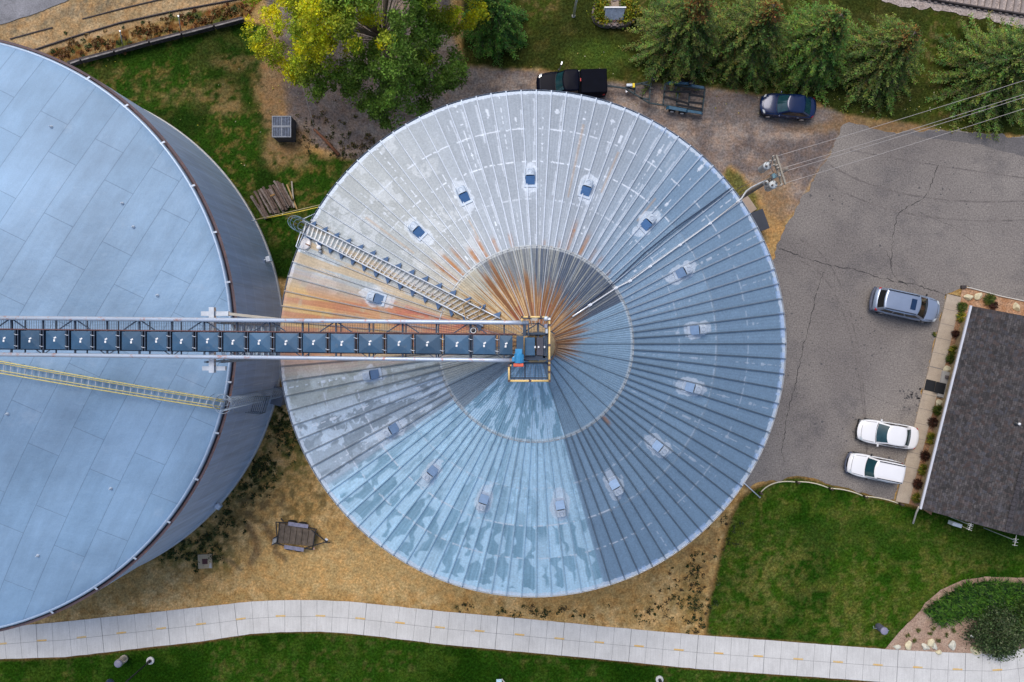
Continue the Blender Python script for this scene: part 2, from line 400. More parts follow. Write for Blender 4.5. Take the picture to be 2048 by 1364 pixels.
# darker, newer strip of asphalt on the upper edge of the lot
asph2 = posmat('dark_asphalt_strip', (.125, .118, .122), (.155, .145, .142), (.10, .096, .10), .3, 9, .4)
sheet('asphalt_strip', [(1775, 266), (1850, 264), (1900, 262), (2048, 276), (2500, 303), (2500, 420), (2048, 312), (1960, 290), (1880, 278)], .010, asph2, .2)
pathm, nt, b = newmat('broomed_concrete'); geo = nt.nodes.new('ShaderNodeNewGeometry'); pos = geo.outputs['Position']
c = mixc(nt, ramp(nt, noise(nt, .5, 5, .65, pos), [(.35, 0.0), (.65, 1.0)]), (.53, .525, .51), (.62, .615, .60))
mp = nt.nodes.new('ShaderNodeMapping'); mp.inputs['Scale'].default_value = (9, .6, 1); nt.links.new(pos, mp.inputs[0])
c = mixc(nt, 1.0, c, ramp(nt, noise(nt, 1.0, 5, .7, mp.outputs[0]), [(.3, .9), (.7, 1.08)]), 'MULTIPLY')
c = mixc(nt, 1.0, c, ramp(nt, noise(nt, 16, 4, .8, pos), [(.3, .88), (.7, 1.1)]), 'MULTIPLY')
c = mixc(nt, ramp(nt, noise(nt, 1.1, 6, .7, pos), [(.62, 0.0), (.78, .4)]), c, (.40, .31, .22))
L(nt, c, b.inputs['Base Color']); b.inputs['Roughness'].default_value = .85
UP = [(-500, 1320), (0, 1258), (60, 1249), (130, 1243), (300, 1225), (400, 1214), (500, 1203), (560, 1200), (640, 1200), (700, 1203), (750, 1208), (880, 1222), (1050, 1237), (1200, 1252), (1400, 1270), (1600, 1285), (1770, 1298), (1900, 1305), (1990, 1308), (2048, 1296), (2150, 1268), (2400, 1190)]
LO = [(-500, 1380), (0, 1318), (60, 1316), (130, 1314), (300, 1294), (400, 1283), (500, 1268), (560, 1264), (640, 1263), (700, 1267), (750, 1272), (880, 1288), (1050, 1304), (1200, 1318), (1400, 1338), (1600, 1352), (1770, 1364), (1900, 1372), (1990, 1374), (2048, 1372), (2150, 1345), (2400, 1270)]
sheet('footpath', UP + LO[::-1], .02, pathm, .03, .4)
jm = M('dark_joint', (.13, .13, .135), .9); ym = posmat('worn_yellow_paint', (.68, .42, .12), (.62, .47, .24), (.46, .42, .36), 2.0, 20, .2)
def pathpt(x, t):
    def yy(E):
        for (ax, ay), (bx, by) in zip(E[:-1], E[1:]):
            if ax <= x <= bx: return ay + (by - ay) * (x - ax) / (bx - ax)
        return E[-1][1]
    return yy(UP) * (1 - t) + yy(LO) * t
def strip(mb, pts, wd, z):
    p = [P(a[0], a[1]) for a in pts]
    for a, b in zip(p[:-1], p[1:]):
        d = (b - a); d.z = 0
        if d.length < 1e-6: continue
        n = Vector((-d.y, d.x, 0)).normalized() * wd / 2
        q = [a + n, a - n, b - n, b + n]; mb.add([(v.x, v.y, z) for v in q], [(0, 1, 2, 3)])
j = MB()
strip(j, [(x, pathpt(x, .52)) for x in range(-200, 2300, 20)], .02, .024)
x = -190; k = 0
while x < 2300:
    a = (x, pathpt(x, 0)); dx = pathpt(x + 10, .5) - pathpt(x - 10, .5); b_ = (x - dx / 20 * 66 * -1 * .5 * 0 + (dx / 20) * -64, pathpt(x, 1))
    if x != 0: strip(j, [a, b_], .035 if k % 4 == 0 else .018, .0245)
    x += 33.3 + random.uniform(-1.5, 1.5); k += 1
j.build('path_joints', jm)['kind'] = 'structure'
d_ = MB()
for k in range(-2, 28):
    x = 4 + 79.6 * k; strip(d_, [(x - 9.5, pathpt(x - 9.5, .49)), (x + 10, pathpt(x + 10, .49))], .13, .028)
d_.build('path_markings', ym)['kind'] = 'structure'
# sidewalk by the house
sw = posmat('beige_sidewalk', (.40, .33, .26), (.45, .38, .30), (.34, .28, .23), .6, 14, .15)
sheet('sidewalk', [(1893, 588), (1921, 595), (1886, 740), (1902, 745), (1893, 782), (1889, 798), (1871, 794), (1816, 1007), (1790, 1002), (1830, 840), (1858, 728)], .02, sw, 0, .6, .1)
j = MB()
for t in [0.07, .14, .21, .28, .35, .48, .55, .62, .69, .76, .83, .9]:
    a = (1893 - 103 * t, 588 + 414 * t); strip(j, [a, (a[0] + 27, a[1] + 6.5)], .025, .1235)
strip(j, [(1858, 732), (1886, 739)], .03, .1235)
j.build('sidewalk_joints', jm)['kind'] = 'structure'
lp = MB(); q = [P(*p, .12) for p in ((1884, 741), (1900, 745), (1889, 796), (1873, 792))]
lp.prism([(v.x, v.y) for v in q], .12, .27); 
o = lp.build('doorstep', concrete); o['kind'] = 'structure'
mulch = posmat('red_stone_mulch', (.36, .19, .10), (.44, .28, .18), (.22, .12, .08), 1.5, 7, .6, .95, .8, bd=.04)
sheet('stone_mulch_bed', [(1924, 574), (2048, 602), (2200, 640), (2200, 720), (1990, 700), (1900, 900), (1862, 1030), (1838, 1014), (1816, 1007), (1871, 794), (1886, 740), (1921, 595)], .012, mulch, .05)
sheet('gravel_bed', [(1770, 1298), (1800, 1262), (1840, 1222), (1850, 1205), (1880, 1180), (1925, 1160), (1970, 1153), (2048, 1156), (2400, 1200), (2400, 1400), (2048, 1296), (1990, 1308), (1900, 1305)], .012,
      posmat('pink_pea_gravel', (.33, .225, .165), (.40, .29, .22), (.24, .15, .11), 1.2, 9, .5, .95, .7, bd=.03), .06)
# grey yard top-left and railway ballast top-right
sheet('concrete_yard', [(-400, 140), (0, 48), (60, 32), (105, 13), (142, -2), (200, -60), (200, -300), (-400, -300)], .01, posmat('grey_yard', (.20, .20, .215), (.26, .26, .28), (.13, .13, .14), .5, 9, .3), .12)
ball = posmat('pale_ballast', (.36, .30, .27), (.44, .38, .35), (.24, .19, .17), 1.5, 7, .6, .95, 1.0, bd=.05)
sheet('rail_ballast', [(1735, -10), (1800, 14), (1870, 18), (1900, 26), (1960, 38), (2048, 56), (2500, 150), (2500, -300), (1500, -300)], .01, ball, .3)
# cracks in the asphalt
cr = MB()
def crack(pts, wd=.04, jit=2.2):
    out = []
    for (ax, ay), (bx, by) in zip(pts[:-1], pts[1:]):
        n = max(2, int(math.hypot(bx - ax, by - ay) / 6))
        for k in range(n): t = k / n; out.append((ax + (bx - ax) * t + random.uniform(-jit, jit) * (k > 0), ay + (by - ay) * t + random.uniform(-jit, jit) * (k > 0)))
    out.append(pts[-1])
    for a, b in zip(out[:-1], out[1:]): strip(cr, [a, b], wd * random.uniform(.25, 1.1), .0145)
crack([(1557, 498), (1600, 513), (1650, 528), (1700, 537), (1750, 553), (1795, 564), (1820, 567), (1855, 577), (1890, 590)], .06)
crack([(1890, 590), (1920, 592)], .06)
crack([(1877, 330), (1860, 375), (1845, 398), (1815, 412), (1795, 430), (1785, 470), (1783, 540), (1797, 562)], .06)
crack([(1774, 505), (1783, 535)], .04); crack([(1845, 562), (1850, 575)], .04); crack([(1797, 562), (1812, 568), (1816, 572)], .08)
crack([(1650, 530), (1640, 565), (1622, 630), (1605, 700), (1595, 750), (1583, 800), (1572, 840), (1568, 870), (1563, 905), (1568, 925)], .055)
crack([(1955, 490), (1900, 450), (1840, 425)], .02, 1); crack([(1700, 770), (1760, 800), (1800, 815)], .02)
cr.build('asphalt_cracks', M('crack_tar', (.03, .028, .03), .9))['kind'] = 'structure'
st = MB()
for (x, y, n, s) in [(1830, 800, 40, 26), (1815, 790, 14, 16), (1690, 935, 10, 8), (1700, 870, 8, 30), (1750, 640, 10, 30), (1640, 860, 8, 50), (1900, 350, 14, 90), (1740, 450, 10, 70), (1650, 400, 8, 40), (1790, 860, 16, 20), (1770, 930, 10, 14), (1620, 700, 10, 60), (1730, 700, 8, 60)]:
    for k in range(n):
        a = random.gauss(x, s * .5); b_ = random.gauss(y, s * .5); p = P(a, b_); r = random.uniform(.03, .11)
        st.add([(p.x + r * math.cos(t) * random.uniform(.6, 1.2), p.y + r * math.sin(t) * random.uniform(.6, 1.2), .0135) for t in [q * PI / 4 for q in range(8)]], [tuple(range(8))])
st.build('oil_stains', M('oil_stain', (.085, .08, .082), .8))['kind'] = 'structure'

# faint tyre sweeps and darker drip lines on the lot
tm = MB()
def sweep(pts, wd, off):
    q = []
    for i in range(41):
        t = i / 40; a, b, c_ = pts; q.append(((1 - t) ** 2 * a[0] + 2 * t * (1 - t) * b[0] + t * t * c_[0], (1 - t) ** 2 * a[1] + 2 * t * (1 - t) * b[1] + t * t * c_[1] + off))
    for k, (a, b) in enumerate(zip(q[:-1], q[1:])):
        strip(tm, [a, b], wd * random.uniform(.5, 1.0), .0125)
for o_ in (0, 42): sweep([(1600, 480), (1720, 520), (1735, 900)], .16, o_)
for o_ in (0, 38): sweep([(1660, 330), (1800, 420), (2080, 400)], .16, o_)
sweep([(1700, 300), (1850, 330), (2080, 360)], .14, 0)
tmm = posmat('faint_tyre_marks', (.14, .126, .12), (.19, .17, .158), (.178, .16, .15), 1.2, 9, .5)
tm.build('tyre_marks', tmm)['kind'] = 'structure'
# ---------------------------------------------------------------- main grain bin
CX, CY = 1.20, -.147; ZE = 14.0; RB = 14.8; SL = .47; ZA = ZE + SL * RB
def zroof(x, y): return ZA - SL * math.hypot(x - CX, y - CY)
def roofP(px, py, off=0.0):
    z = 17.0
    for _ in range(25):
        p = P(px, py, z); z = zroof(p.x, p.y) + off
    return P(px, py, z)
bin_ = thing('grain_bin', 'wide round steel grain bin with weathered ribbed conical roof streaked orange with rust', 'grain bin', (CX, CY, 0))
NTH = 105 * 14; NR = 300
th = np.arange(NTH) / NTH * 2 * PI; rr = .25 + (RB - .25) * (np.arange(NR + 1) / NR) ** .85
TH, RR = np.meshgrid(th, rr)
rho = 1365 * RR / (H - ZA + SL * RR)                       # radius as it stands in the photo, px
deg = np.degrees(TH)
def adist(d, c): return np.abs((d - c + 180) % 360 - 180)
def sector(a0, a1, soft=.4):                               # ccw from a0 to a1 (degrees)
    mid = (a0 + (a1 - a0) % 360 / 2) % 360; hw = ((a1 - a0) % 360) / 2
    return 1 - sst(hw - soft, hw + soft, adist(deg, mid))
inner = 1 - sst(196.0, 197.0, rho)
pan = np.floor(deg / 360 * 105 + 1e-6); pf = (deg / 360 * 105) % 1.0      # outer panels, 0..1 across
pan3 = np.floor(deg / 360 * 35 + 1e-6); pf3 = (deg / 360 * 35) % 1.0
def prnd(p, s): return _h(p, p * 0 + s, s)
xr = RR * np.cos(TH); yr = RR * np.sin(TH)
arc = TH * 14.8
def mx(a, b, t): return a * (1 - t[..., None]) + np.array(b) * t[..., None]
# base: blue-grey galvanised, varied per sheet; sector tones partly paint in reflected sky
c = np.ones(TH.shape + (3,)) * np.array([.225, .335, .455])
c = mx(c, (.20, .31, .43), sector(285, 10, 20) * .6)
north = sector(55, 150, 16); west = sector(150, 214, 5)
c = mx(c, (.32, .365, .42), north); c = mx(c, (.40, .425, .415), sector(122, 200, 18) * .8); c = mx(c, (.28, .34, .42), sector(195, 213, 4))
band = np.floor(np.interp(rho, [0, 197, 290, 365, 430, 600], [0, 1, 2, 3, 4, 5]))
c = c * (1 + (prnd(pan + band * 131, 3) - .5)[..., None] * .14)
c = mx(c, (.165, .26, .375), sector(288, 50, 3) * (rho > 367) * .6)
c = c * (.93 + .14 * fbm(arc * 14, rho / 200, 3, 506))[..., None]
south = sector(214.5, 286.5, .25); southi = sector(222, 288, .3)
# cool bright south sheets: two-tone oxide bloom with wandering edges
lightS = np.array([.44, .65, .80]); darkS = np.array([.20, .36, .475])
wa = arc + (fbm(arc * 1.6, rho / 16, 3, 301) - .5) * 1.5; wr_ = rho + (fbm(arc * 1.2, rho / 22, 3, 302) - .5) * 44
sn = fbm(wa * 1.9, wr_ / 46, 3, 61) * .75 + fbm(wa * 4.5, wr_ / 70, 3, 67) * .25
edge = np.minimum(pf, 1 - pf)
bl = sst(.475, .51, sn + .13 * (rho < 366) - .045 * (rho > 430) + .06 * sst(.14, .05, edge))
wd_ = .12 * (fbm(rho / 16, pan * 7.7, 2, 401) - .5) * 2
tier = np.where(rho > 366, 1.0, np.where(rho > 290, .62, .5)); pk_ = prnd(pan + band * 57, 402); rw = vn(rho / 26, pan * 3.7 + band, 403)
lk = .46 * sst(.16, .55, rw) * np.clip((tier * 1.25 - pk_ * .9), 0, 1); lk = lk + .06 * (fbm(arc * 5, rho / 9, 2, 404) - .5)
lk = np.where(rho > 366, np.minimum(lk, .40), lk * .75)
va = fbm(rho / 34, pan * 3.1 + band, 3, 405); vb = fbm(rho / 30, pan * 5.3 + band, 3, 406); full = sst(.20, .30, vn(rho / 52, pan * 3.7 + band, 403) * np.clip(tier * 1.3 - pk_ * .55, 0, 1.2))
lo_ = .05 + .55 * sst(.44, .70, va); hi_ = .95 - .55 * sst(.44, .70, vb); nz = .035 * (fbm(arc * 4, rho / 14, 3, 407) - .5)
inlake = sst(-.04, .11, np.minimum(pf - lo_, hi_ - pf) + nz) * full * (.55 + .6 * fbm(arc * 10, rho / 80, 3, 511))
bl = np.clip(1 - inlake * np.where(rho > 366, 1.0, .55), 0, 1) * (1 - .35 * (1 - sst(.46, .54, sn + .1)) * (rho < 366))
bl = np.where(rho > 488 + 8 * (fbm(arc * 4, rho * 0, 2, 5) - .2), 1, bl)
S = darkS * (1 - bl[..., None]) + lightS * bl[..., None]
S = S * (.86 + .28 * fbm(arc * 16, rho / 160, 3, 505))[..., None]; S = S * (1 + (prnd(pan + band * 17, 9) - .5)[..., None] * .12) * (.92 + .16 * fbm(arc * 9, rho / 12, 3, 4))[..., None]
c = c * (1 - (south * (1 - inner))[..., None]) + S * (south * (1 - inner))[..., None]
# west-south-west: grey lakes with pale edges
wn = fbm(wa * 1.5, wr_ / 40, 3, 83); wl = np.clip(sst(.49, .525, wn + .07 * sst(.16, .06, edge) - .07 * sector(203, 215, 3)) * .75 + .45 * (1 - inlake), 0, 1)
wc = np.array([.25, .31, .37]) * (1 - wl[..., None]) + np.array([.55, .66, .77]) * wl[..., None]
ww = sector(187, 214.5, 3) * (1 - inner); ww = np.clip(ww, 0, 1)
c = c * (1 - ww[..., None]) + wc * ww[..., None]
ol = sector(186, 197, 4) * (1 - inner) * .5; c = mx(c, (.42, .42, .33), ol)
# pale bloom on the north and west sheets
pn = fbm(arc * 1.1, rho / 45, 5, 90)
c = mx(c, (.54, .58, .61), sst(.56, .60, fbm(wa * 1.1, wr_ / 45, 5, 90)) * sector(118, 186, 6) * (1 - inner) * .55)
c = mx(c, (.34, .37, .40), sst(.52, .50, pn) * 0)
# streaks hugging the ribs (wandering light drips)
dr = np.abs(pf - (.12 + .10 * vn(rho / 26, pan, 4))) < .055 * (vn(rho / 40, pan + 3, 8) > .42)
c = mx(c, (.60, .66, .74), dr * sector(45, 118, 12) * (prnd(pan, 31) > .5) * (rho < 490) * (1 - inner) * .6)
# drops down the middle of every third sheet
drop = (np.abs(pf - .5) < .04 + .07 * (vn(rho / 11, pan, 15) > .75)) & (vn(rho / 4.6, pan * 3.3, 12) > .55) & ((pan % 3) == 1)
drop = drop & (rho > 215) & (vn(rho / 60, pan, 18) > .35)
c = mx(c, (.68, .74, .82), drop * (sector(30, 140, 10) * .85 + sector(186, 214, 3) * .9 + sector(300, 30, 3) * .35))
r0b = 478 - 26 * prnd(pan, 4); wb_ = .05 + .13 * prnd(pan, 43); bl2 = 6 + 34 * prnd(pan, 42); q_ = (r0b - rho) / bl2
big = (prnd(pan, 44) > .35) & (np.hypot((pf - .5) / wb_, (rho - r0b) / (3 + 4 * prnd(pan, 45))) < 1) | (prnd(pan, 46) > .5) & (q_ > .25) & (q_ < 1.2) & (np.abs(pf - .5 - .03 * np.sin(rho / 7)) < wb_ * .7 * vn(rho / 9, pan, 47))
c = mx(c, (.66, .72, .80), big * sector(55, 112, 5) * ((pan % 3) != 1) * .75)
# dashes along the sheet joints
for rj, a in ((290, .5), (365, .9), (430, .75)):
    wob_ = 2.5 * (fbm(arc * 2.2, arc * 0, 3, rj) - .5)
    c = mx(c, (.66, .72, .80), (np.abs(rho - rj - wob_) < 1.35) * (vn(arc * 4.6, arc * 0 + rj, 7) > .45) * (sector(35, 135, 12) * a + sector(186, 300, 6) * a * .8 + sector(135, 186, 5) * .25 + sector(300, 35, 3) * .28))
c = mx(c, (.23, .29, .36), (np.abs(rho - 368) < 1.4) * sector(290, 50, 5) * .5)
# zinc-white edge
c = mx(c, (.62, .70, .80), (rho > 497 + 4 * fbm(arc * 6, arc * 0, 3, 2)) * .75)
c = mx(c, (.34, .50, .78), (rho > 496) * (vn(arc * 5, arc * 0, 33) > .5) * sector(290, 60, 10) * .5)
# inner ring of finer corrugated sheets
ci = np.ones(TH.shape + (3,)) * np.array([.225, .34, .455])
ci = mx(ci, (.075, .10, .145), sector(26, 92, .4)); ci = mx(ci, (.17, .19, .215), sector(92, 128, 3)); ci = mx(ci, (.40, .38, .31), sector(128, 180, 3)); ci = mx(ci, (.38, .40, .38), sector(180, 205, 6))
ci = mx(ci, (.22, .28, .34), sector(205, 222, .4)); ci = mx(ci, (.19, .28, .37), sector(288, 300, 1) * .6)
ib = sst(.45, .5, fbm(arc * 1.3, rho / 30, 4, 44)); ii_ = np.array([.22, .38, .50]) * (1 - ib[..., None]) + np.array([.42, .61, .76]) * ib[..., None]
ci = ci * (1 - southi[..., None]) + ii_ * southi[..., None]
stk = fbm(TH * 130, rho / 90, 3, 99)
ci = mx(ci, (.42, .42, .36), sst(.56, .66, stk) * sector(30, 205, 5) * .55)
ci = mx(ci, (.09, .10, .10), sst(.55, .7, fbm(TH * 90, rho / 70, 3, 12)) * sector(90, 190, 4) * .6)
ci = ci * (.9 + .2 * fbm(TH * 160, rho / 60, 2, 3))[..., None]
ci = mx(ci, (.6, .64, .66), (rho > 191) * .5)
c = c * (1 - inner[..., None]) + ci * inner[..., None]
# rust: from the apex collar outwards, in streaks
rs = fbm(TH * 55, rho / 120, 4, 110); rs2 = fbm(TH * 22, rho / 90, 3, 111)
reach = 60 + 95 * sector(100, 180, 22) + 45 * sector(20, 100, 20) + 20 * sector(330, 20, 15) - 52 * sector(225, 325, 10)
am = sst(0, 1, (reach * (.45 + 1.1 * rs) - rho) / 45 + .35)
am = am * (1 - .85 * sector(215, 318, 8))
c = mx(c, (.48, .27, .10), am * sst(.3, .5, rs2 + .15) * .85); c = mx(c, (.17, .065, .02), am * sst(.44, .57, rs) * .9)
c = mx(c, (.22, .045, .02), am * sst(.54, .66, rs2) * (rho < 85) * sector(60, 190, 20) * .8)
c = mx(c, (.60, .45, .25), am * sst(.52, .45, rs) * sector(95, 180, 12) * .5)
# the rusty western wedge reaching the eave
wd = sector(163, 187.5, 2.2) * sst(60, 120, rho) * (1 - .12 * sst(430, 505, rho))
wn2 = fbm(arc * .8, rho / 60, 5, 121); streak = fbm(arc * 3.2, rho / 150, 3, 122)
wr = np.ones(TH.shape + (3,)) * np.array([.52, .29, .14])
wr = mx(wr, (.60, .38, .14), sst(.5, .62, wn2)); wr = mx(wr, (.46, .17, .08), sst(.45, .58, streak) * .8)
wr = mx(wr, (.46, .12, .09), sst(330, 250, rho) * sector(163, 174, 2) * .75 * sst(.35, .55, wn2)); wr = mx(wr, (.42, .40, .28), sst(.58, .68, fbm(arc * 1.6, rho / 25, 3, 7)) * .4)
wm = wd * np.clip(.95 - .5 * sector(184, 188, 2) - .55 * sector(160, 166, 2) * (rho > 300), 0, 1)
c = c * (1 - wm[..., None]) + wr * wm[..., None]
c = mx(c, (.55, .38, .17), sector(152, 163, 3) * sst(.48, .6, fbm(arc * 2.6, rho / 120, 3, 131)) * (rho > 120) * .6)
# tan stain between the roof stair and the ring
c = mx(c, (.50, .36, .17), sector(138, 163, 5) * sst(330, 120, rho) * (.35 + .4 * rs) * (1 - inner * .3))
# rust tears below the ring
for (a, l, s_) in [(71.2, 75, .95), (63.5, 60, .8), (57, 40, .5), (52, 30, .6), (103, 35, .6), (112, 40, .7), (119, 60, .9), (125, 45, .9), (131, 70, .95), (136, 75, 1), (141, 80, .9), (124, 45, .8), (76, 20, .5), (85, 15, .4), (313, 30, .9), (44, 18, .5)]:
    t = (1 - sst(.3, 1.7, adist(deg, a))) * (.35 + .9 * fbm(TH * 70, rho / 60, 3, 500)) * (1 - inner) * (1 - sst(l * .5, l, rho - 197)) * (.6 + .6 * vn(rho / 6, pan, 3))
    c = mx(c, (.37, .17, .065), np.clip(t * s_, 0, 1))
c = c * (1 - .28 * ((pf > .93) & (pf < .985)) * (1 - inner) * (.5 + .7 * vn(rho / 30, pan, 512)))[..., None]   # dark strip paints each seam's shaded side into the sheet colour
# long faint tears further down
for (a, r0, l) in [(77, 300, 150), (66, 330, 90), (143, 300, 120), (118, 240, 40), (50, 320, 60)]:
    c = mx(c, (.42, .30, .20), (1 - sst(.15, .5, adist(deg, a))) * ((rho > r0) & (rho < r0 + l)) * .5)
# pale flashing marks around each roof vent
VENTS = [(928, 393), (1060, 358), (1172, 380), (1293, 448), (1363, 545), (1391, 660), (1381, 775), (1316, 893), (1229, 970), (1120, 1012), (967, 1000), (864, 943), (786, 858), (747, 749), (755, 597), (836, 463)]
for i, (vx, vy) in enumerate(VENTS):
    p = roofP(vx, vy); ra = math.hypot(p.x - CX, p.y - CY); ta = math.atan2(p.y - CY, p.x - CX)
    u = RR * np.cos(TH - ta) - ra; v = RR * np.sin(TH - ta)
    d = np.sqrt((u / 1.25) ** 2 + (v / .62) ** 2) + (fbm(xr * 2, yr * 2, 3, i) - .5) * .7
    a = .6 if 0 < i < 5 else (.5 if i in (0, 15, 14, 13, 12, 11) else .55)
    c = mx(c, (.66, .73, .82), (1 - sst(.75, .82, d)) * a * (adist(deg, math.degrees(ta)) < 40))
c = c * (.93 + .14 * fbm(xr * 4, yr * 4, 4, 200))[..., None]
verts = np.stack([xr, yr, ZA - SL * RR + 0 * xr], -1)
# shallow corrugation of the sheets: real relief
verts[..., 2] += np.where(inner > .5, .012 * np.cos(pf3 * 2 * PI * 7), .006 * np.cos(pf * 2 * PI * 4)) * np.clip(RR / 3, 0, 1)
verts[..., 2] += np.where(rho < 197, .03, 0)
me = bpy.data.meshes.new('roof'); nv = NTH * (NR + 1)
me.vertices.add(nv); me.vertices.foreach_set('co', verts.reshape(-1))
I, J = np.meshgrid(np.arange(NTH), np.arange(NR)); a = (J * NTH + I).ravel(); b_ = (J * NTH + (I + 1) % NTH).ravel()
fc = np.stack([a, a + NTH, b_ + NTH, b_], 1).astype(np.int32)
me.loops.add(fc.size); me.loops.foreach_set('vertex_index', fc.ravel()); me.polygons.add(len(fc)); me.polygons.foreach_set('loop_start', np.arange(0, fc.size, 4, dtype=np.int32)); me.update(calc_edges=True)
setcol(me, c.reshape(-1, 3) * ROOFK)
roofm = attrmat('weathered_galvanised_sheet', .52, .16, 9, .12, .5, .25)
ro = bpy.data.objects.new('roof', me); C.objects.link(ro); me.materials.append(roofm); ro.parent = bin_
# raised seams: 105 on the outer sheets, 35 on the inner ones
def sheetcol(r, t):
    j = int(np.clip(((max(r, .26) - .25) / (RB - .25)) ** (1 / .85) * NR, 0, NR)); i = int(t / (2 * PI) * NTH + .5) % NTH
    return c[j, i]
vs = []; fs = []; cols = []
def rib(t, r0, r1, wd, hh, n):
    b = len(vs); e = Vector((math.cos(t), math.sin(t), 0)); s = Vector((-math.sin(t), math.cos(t), 0))
    for k in range(n + 1):
        r = r0 + (r1 - r0) * k / n; z = ZA - SL * r; k1 = wd / 2 * min(1, .35 + r / 4.5); base = e * r; nk = max(0, math.cos(t - R_(95))) ** .8; cc = np.clip(sheetcol(min(r, RB), t) * (.42 + .38 * (1 - sst(34, 38, abs(math.degrees(t) - 251))) - .05 * nk) + np.array([.24, .27, .30]) * .1 + np.array([.42, .46, .52]) * nk * (1 if r > 5.15 else .6), 0, 1) * ROOFK  # light and shade painted into seam colour by direction, palest to the north
        for (sx, dz) in ((-k1 * 1.3, -.02), (-k1 * .7, hh), (k1 * .7, hh), (k1 * 1.3, -.02)):
            v = base + s * sx; vs.append((v.x, v.y, z + dz)); cols.append(cc)
    for k in range(n):
        for q in range(3): a = b + k * 4 + q; fs.append((a, a + 4, a + 5, a + 1))
    fs.append((b, b + 1, b + 2, b + 3)); m_ = b + n * 4; fs.append((m_ + 3, m_ + 2, m_ + 1, m_))
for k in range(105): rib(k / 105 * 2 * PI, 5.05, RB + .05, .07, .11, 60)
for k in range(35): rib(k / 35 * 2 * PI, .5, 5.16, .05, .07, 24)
me = bpy.data.meshes.new('roof_seams'); me.from_pydata(vs, [], fs); me.update(); setcol(me, np.array(cols)); me.materials.append(roofm)
o = bpy.data.objects.new('roof_seams', me); C.objects.link(o); o.parent = bin_; fixn(o)
# ring flashing between the two tiers, clip by clip
mb = MB(); mb.lathe([(5.08, ZA - SL * 5.08 + .045), (5.14, ZA - SL * 5.14 + .05), (5.16, ZA - SL * 5.16 - .02)], 210, cap=False)
for k in range(105):
    t = k / 105 * 2 * PI; mb.box((5.13 * math.cos(t), 5.13 * math.sin(t), ZA - SL * 5.1 + .05), (.09, .05, .04), rz=t)
mb.build('ring_flashing', M('stained_ring', (.40, .44, .47), .5, .3, .35, 1.2, dirt=(.36, .2, .1), dirtamt=.6), bin_)
mb = MB(); mb.lathe([(RB + .06, ZE - .03), (RB + .08, ZE + .02), (RB + .08, ZE - .14), (RB - .02, ZE - .14)], 210, cap=False); mb.build('eave_trim', galvlight, bin_)
mb = MB(); mb.lathe([(.25, ZA - .1), (.95, ZA - .38), (.95, ZA - .15), (.6, ZA + .25), (.6, ZA + 1.2), (.1, ZA + 1.2)], 32); mb.build('collar', tansteel, bin_)
wallm = M('galvanised_corrugated_wall', (.30, .34, .40), .5, .45, .1, .8, .05)
prof = [(RB - .35 + .02 * math.sin(k * PI), .25 + k * .11) for k in range(int((ZE - .4) / .11))]
mb = MB(); mb.lathe([(RB - .35 + (.03 if k % 2 else 0), .25 + k * .16) for k in range(int((ZE - .35) / .16))], 160, cap=False); mb.build('wall', wallm, bin_, True)
MB().lathe([(RB - .1, -.3), (RB - .1, .25), (RB - .5, .25)], 120, cap=False).build('foundation', concrete, bin_)

# roof vents
ventl = ['blue-grey hooded roof vent, ' + s_ for s_ in (
 'left of the topmost vent, above the rust tears', 'nearest the top edge, in a white stained patch', 'just right of the topmost vent', 'left of the dark cable, upper right of the roof',
 'first one below the silver conduit line', 'rightmost on the roof, level with the platform', 'right side, just below the rightmost vent', 'lower right, two below the rightmost vent',
 'lower right, on dark sheets beside the bright blue ones', 'lowest on the roof, near the bright sheets\' right boundary', 'on bright sheets, left of the lowest vent', 'on bright sheets near their left boundary',
 'on grey streaked sheets at lower left', 'just below the conveyor on the left', 'in the rusty area above the conveyor', 'just above the roof stair, upper left')]
glassy = M('blue_vent_baffle', (.07, .17, .36), .35, .3, .15, 3)
def vent(i):
    p = roofP(*VENTS[i]); ang = math.atan2(p.y - CY, p.x - CX)
    t = thing('roof_vent', ventl[i], 'roof vent', p, ang, 'hooded vents round the bin roof')
    sl = Matrix.Rotation(math.atan(SL), 3, 'Y')              # local x points down the slope
    m = MB(); m.box(sl @ Vector((0, 0, .035)), (1.15, .66, .03), m=sl); m.build('flashing', ventplate, t)
    hood = MB(); W = .27; xa, xb = -.05, .42; hz = .40
    def f(u, v):
        a_ = PI * u; yy = -W * math.copysign(abs(math.cos(a_)) ** .6, math.cos(a_)); k = abs(math.sin(a_)) ** .35
        x = xa + (xb - xa) * min(1, v / .8); top = hz if v < .8 else hz * math.cos((v - .8) / .2 * PI / 2); return sl @ Vector((x + (0 if v < .8 else .05 * math.sin((v - .8) / .2 * PI / 2)), yy, .04 + top * k))
    hood.grid(f, 18, 14); hood.build('hood', ventplate, t, True)
    thr = MB(); thr.add([sl @ Vector(q) for q in ((-.42, -.24, .06), (-.42, .24, .06), (-.06, .25, .36), (-.06, -.25, .36), (-.06, -.25, .04), (-.06, .25, .04))], [(0, 1, 2, 3), (0, 3, 4), (1, 5, 2)]); thr.build('baffle', glassy if i in (0, 1, 2, 3, 15) else glassy2, t)
    rim = MB(); rim.tube([sl @ Vector((.18 + .14 * math.cos(q * PI / 8), .12 * math.sin(q * PI / 8), hz + .045)) for q in range(17)], .012, 5); rim.build('stamped_ring', galv, t)
glassy2 = M('pale_blue_vent_baffle', (.13, .22, .37), .4, .3, .15, 3)
ventplate = M('vent_sheet', (.50, .58, .68), .45, .25, .12, 4)
for i in range(len(VENTS)): vent(i)

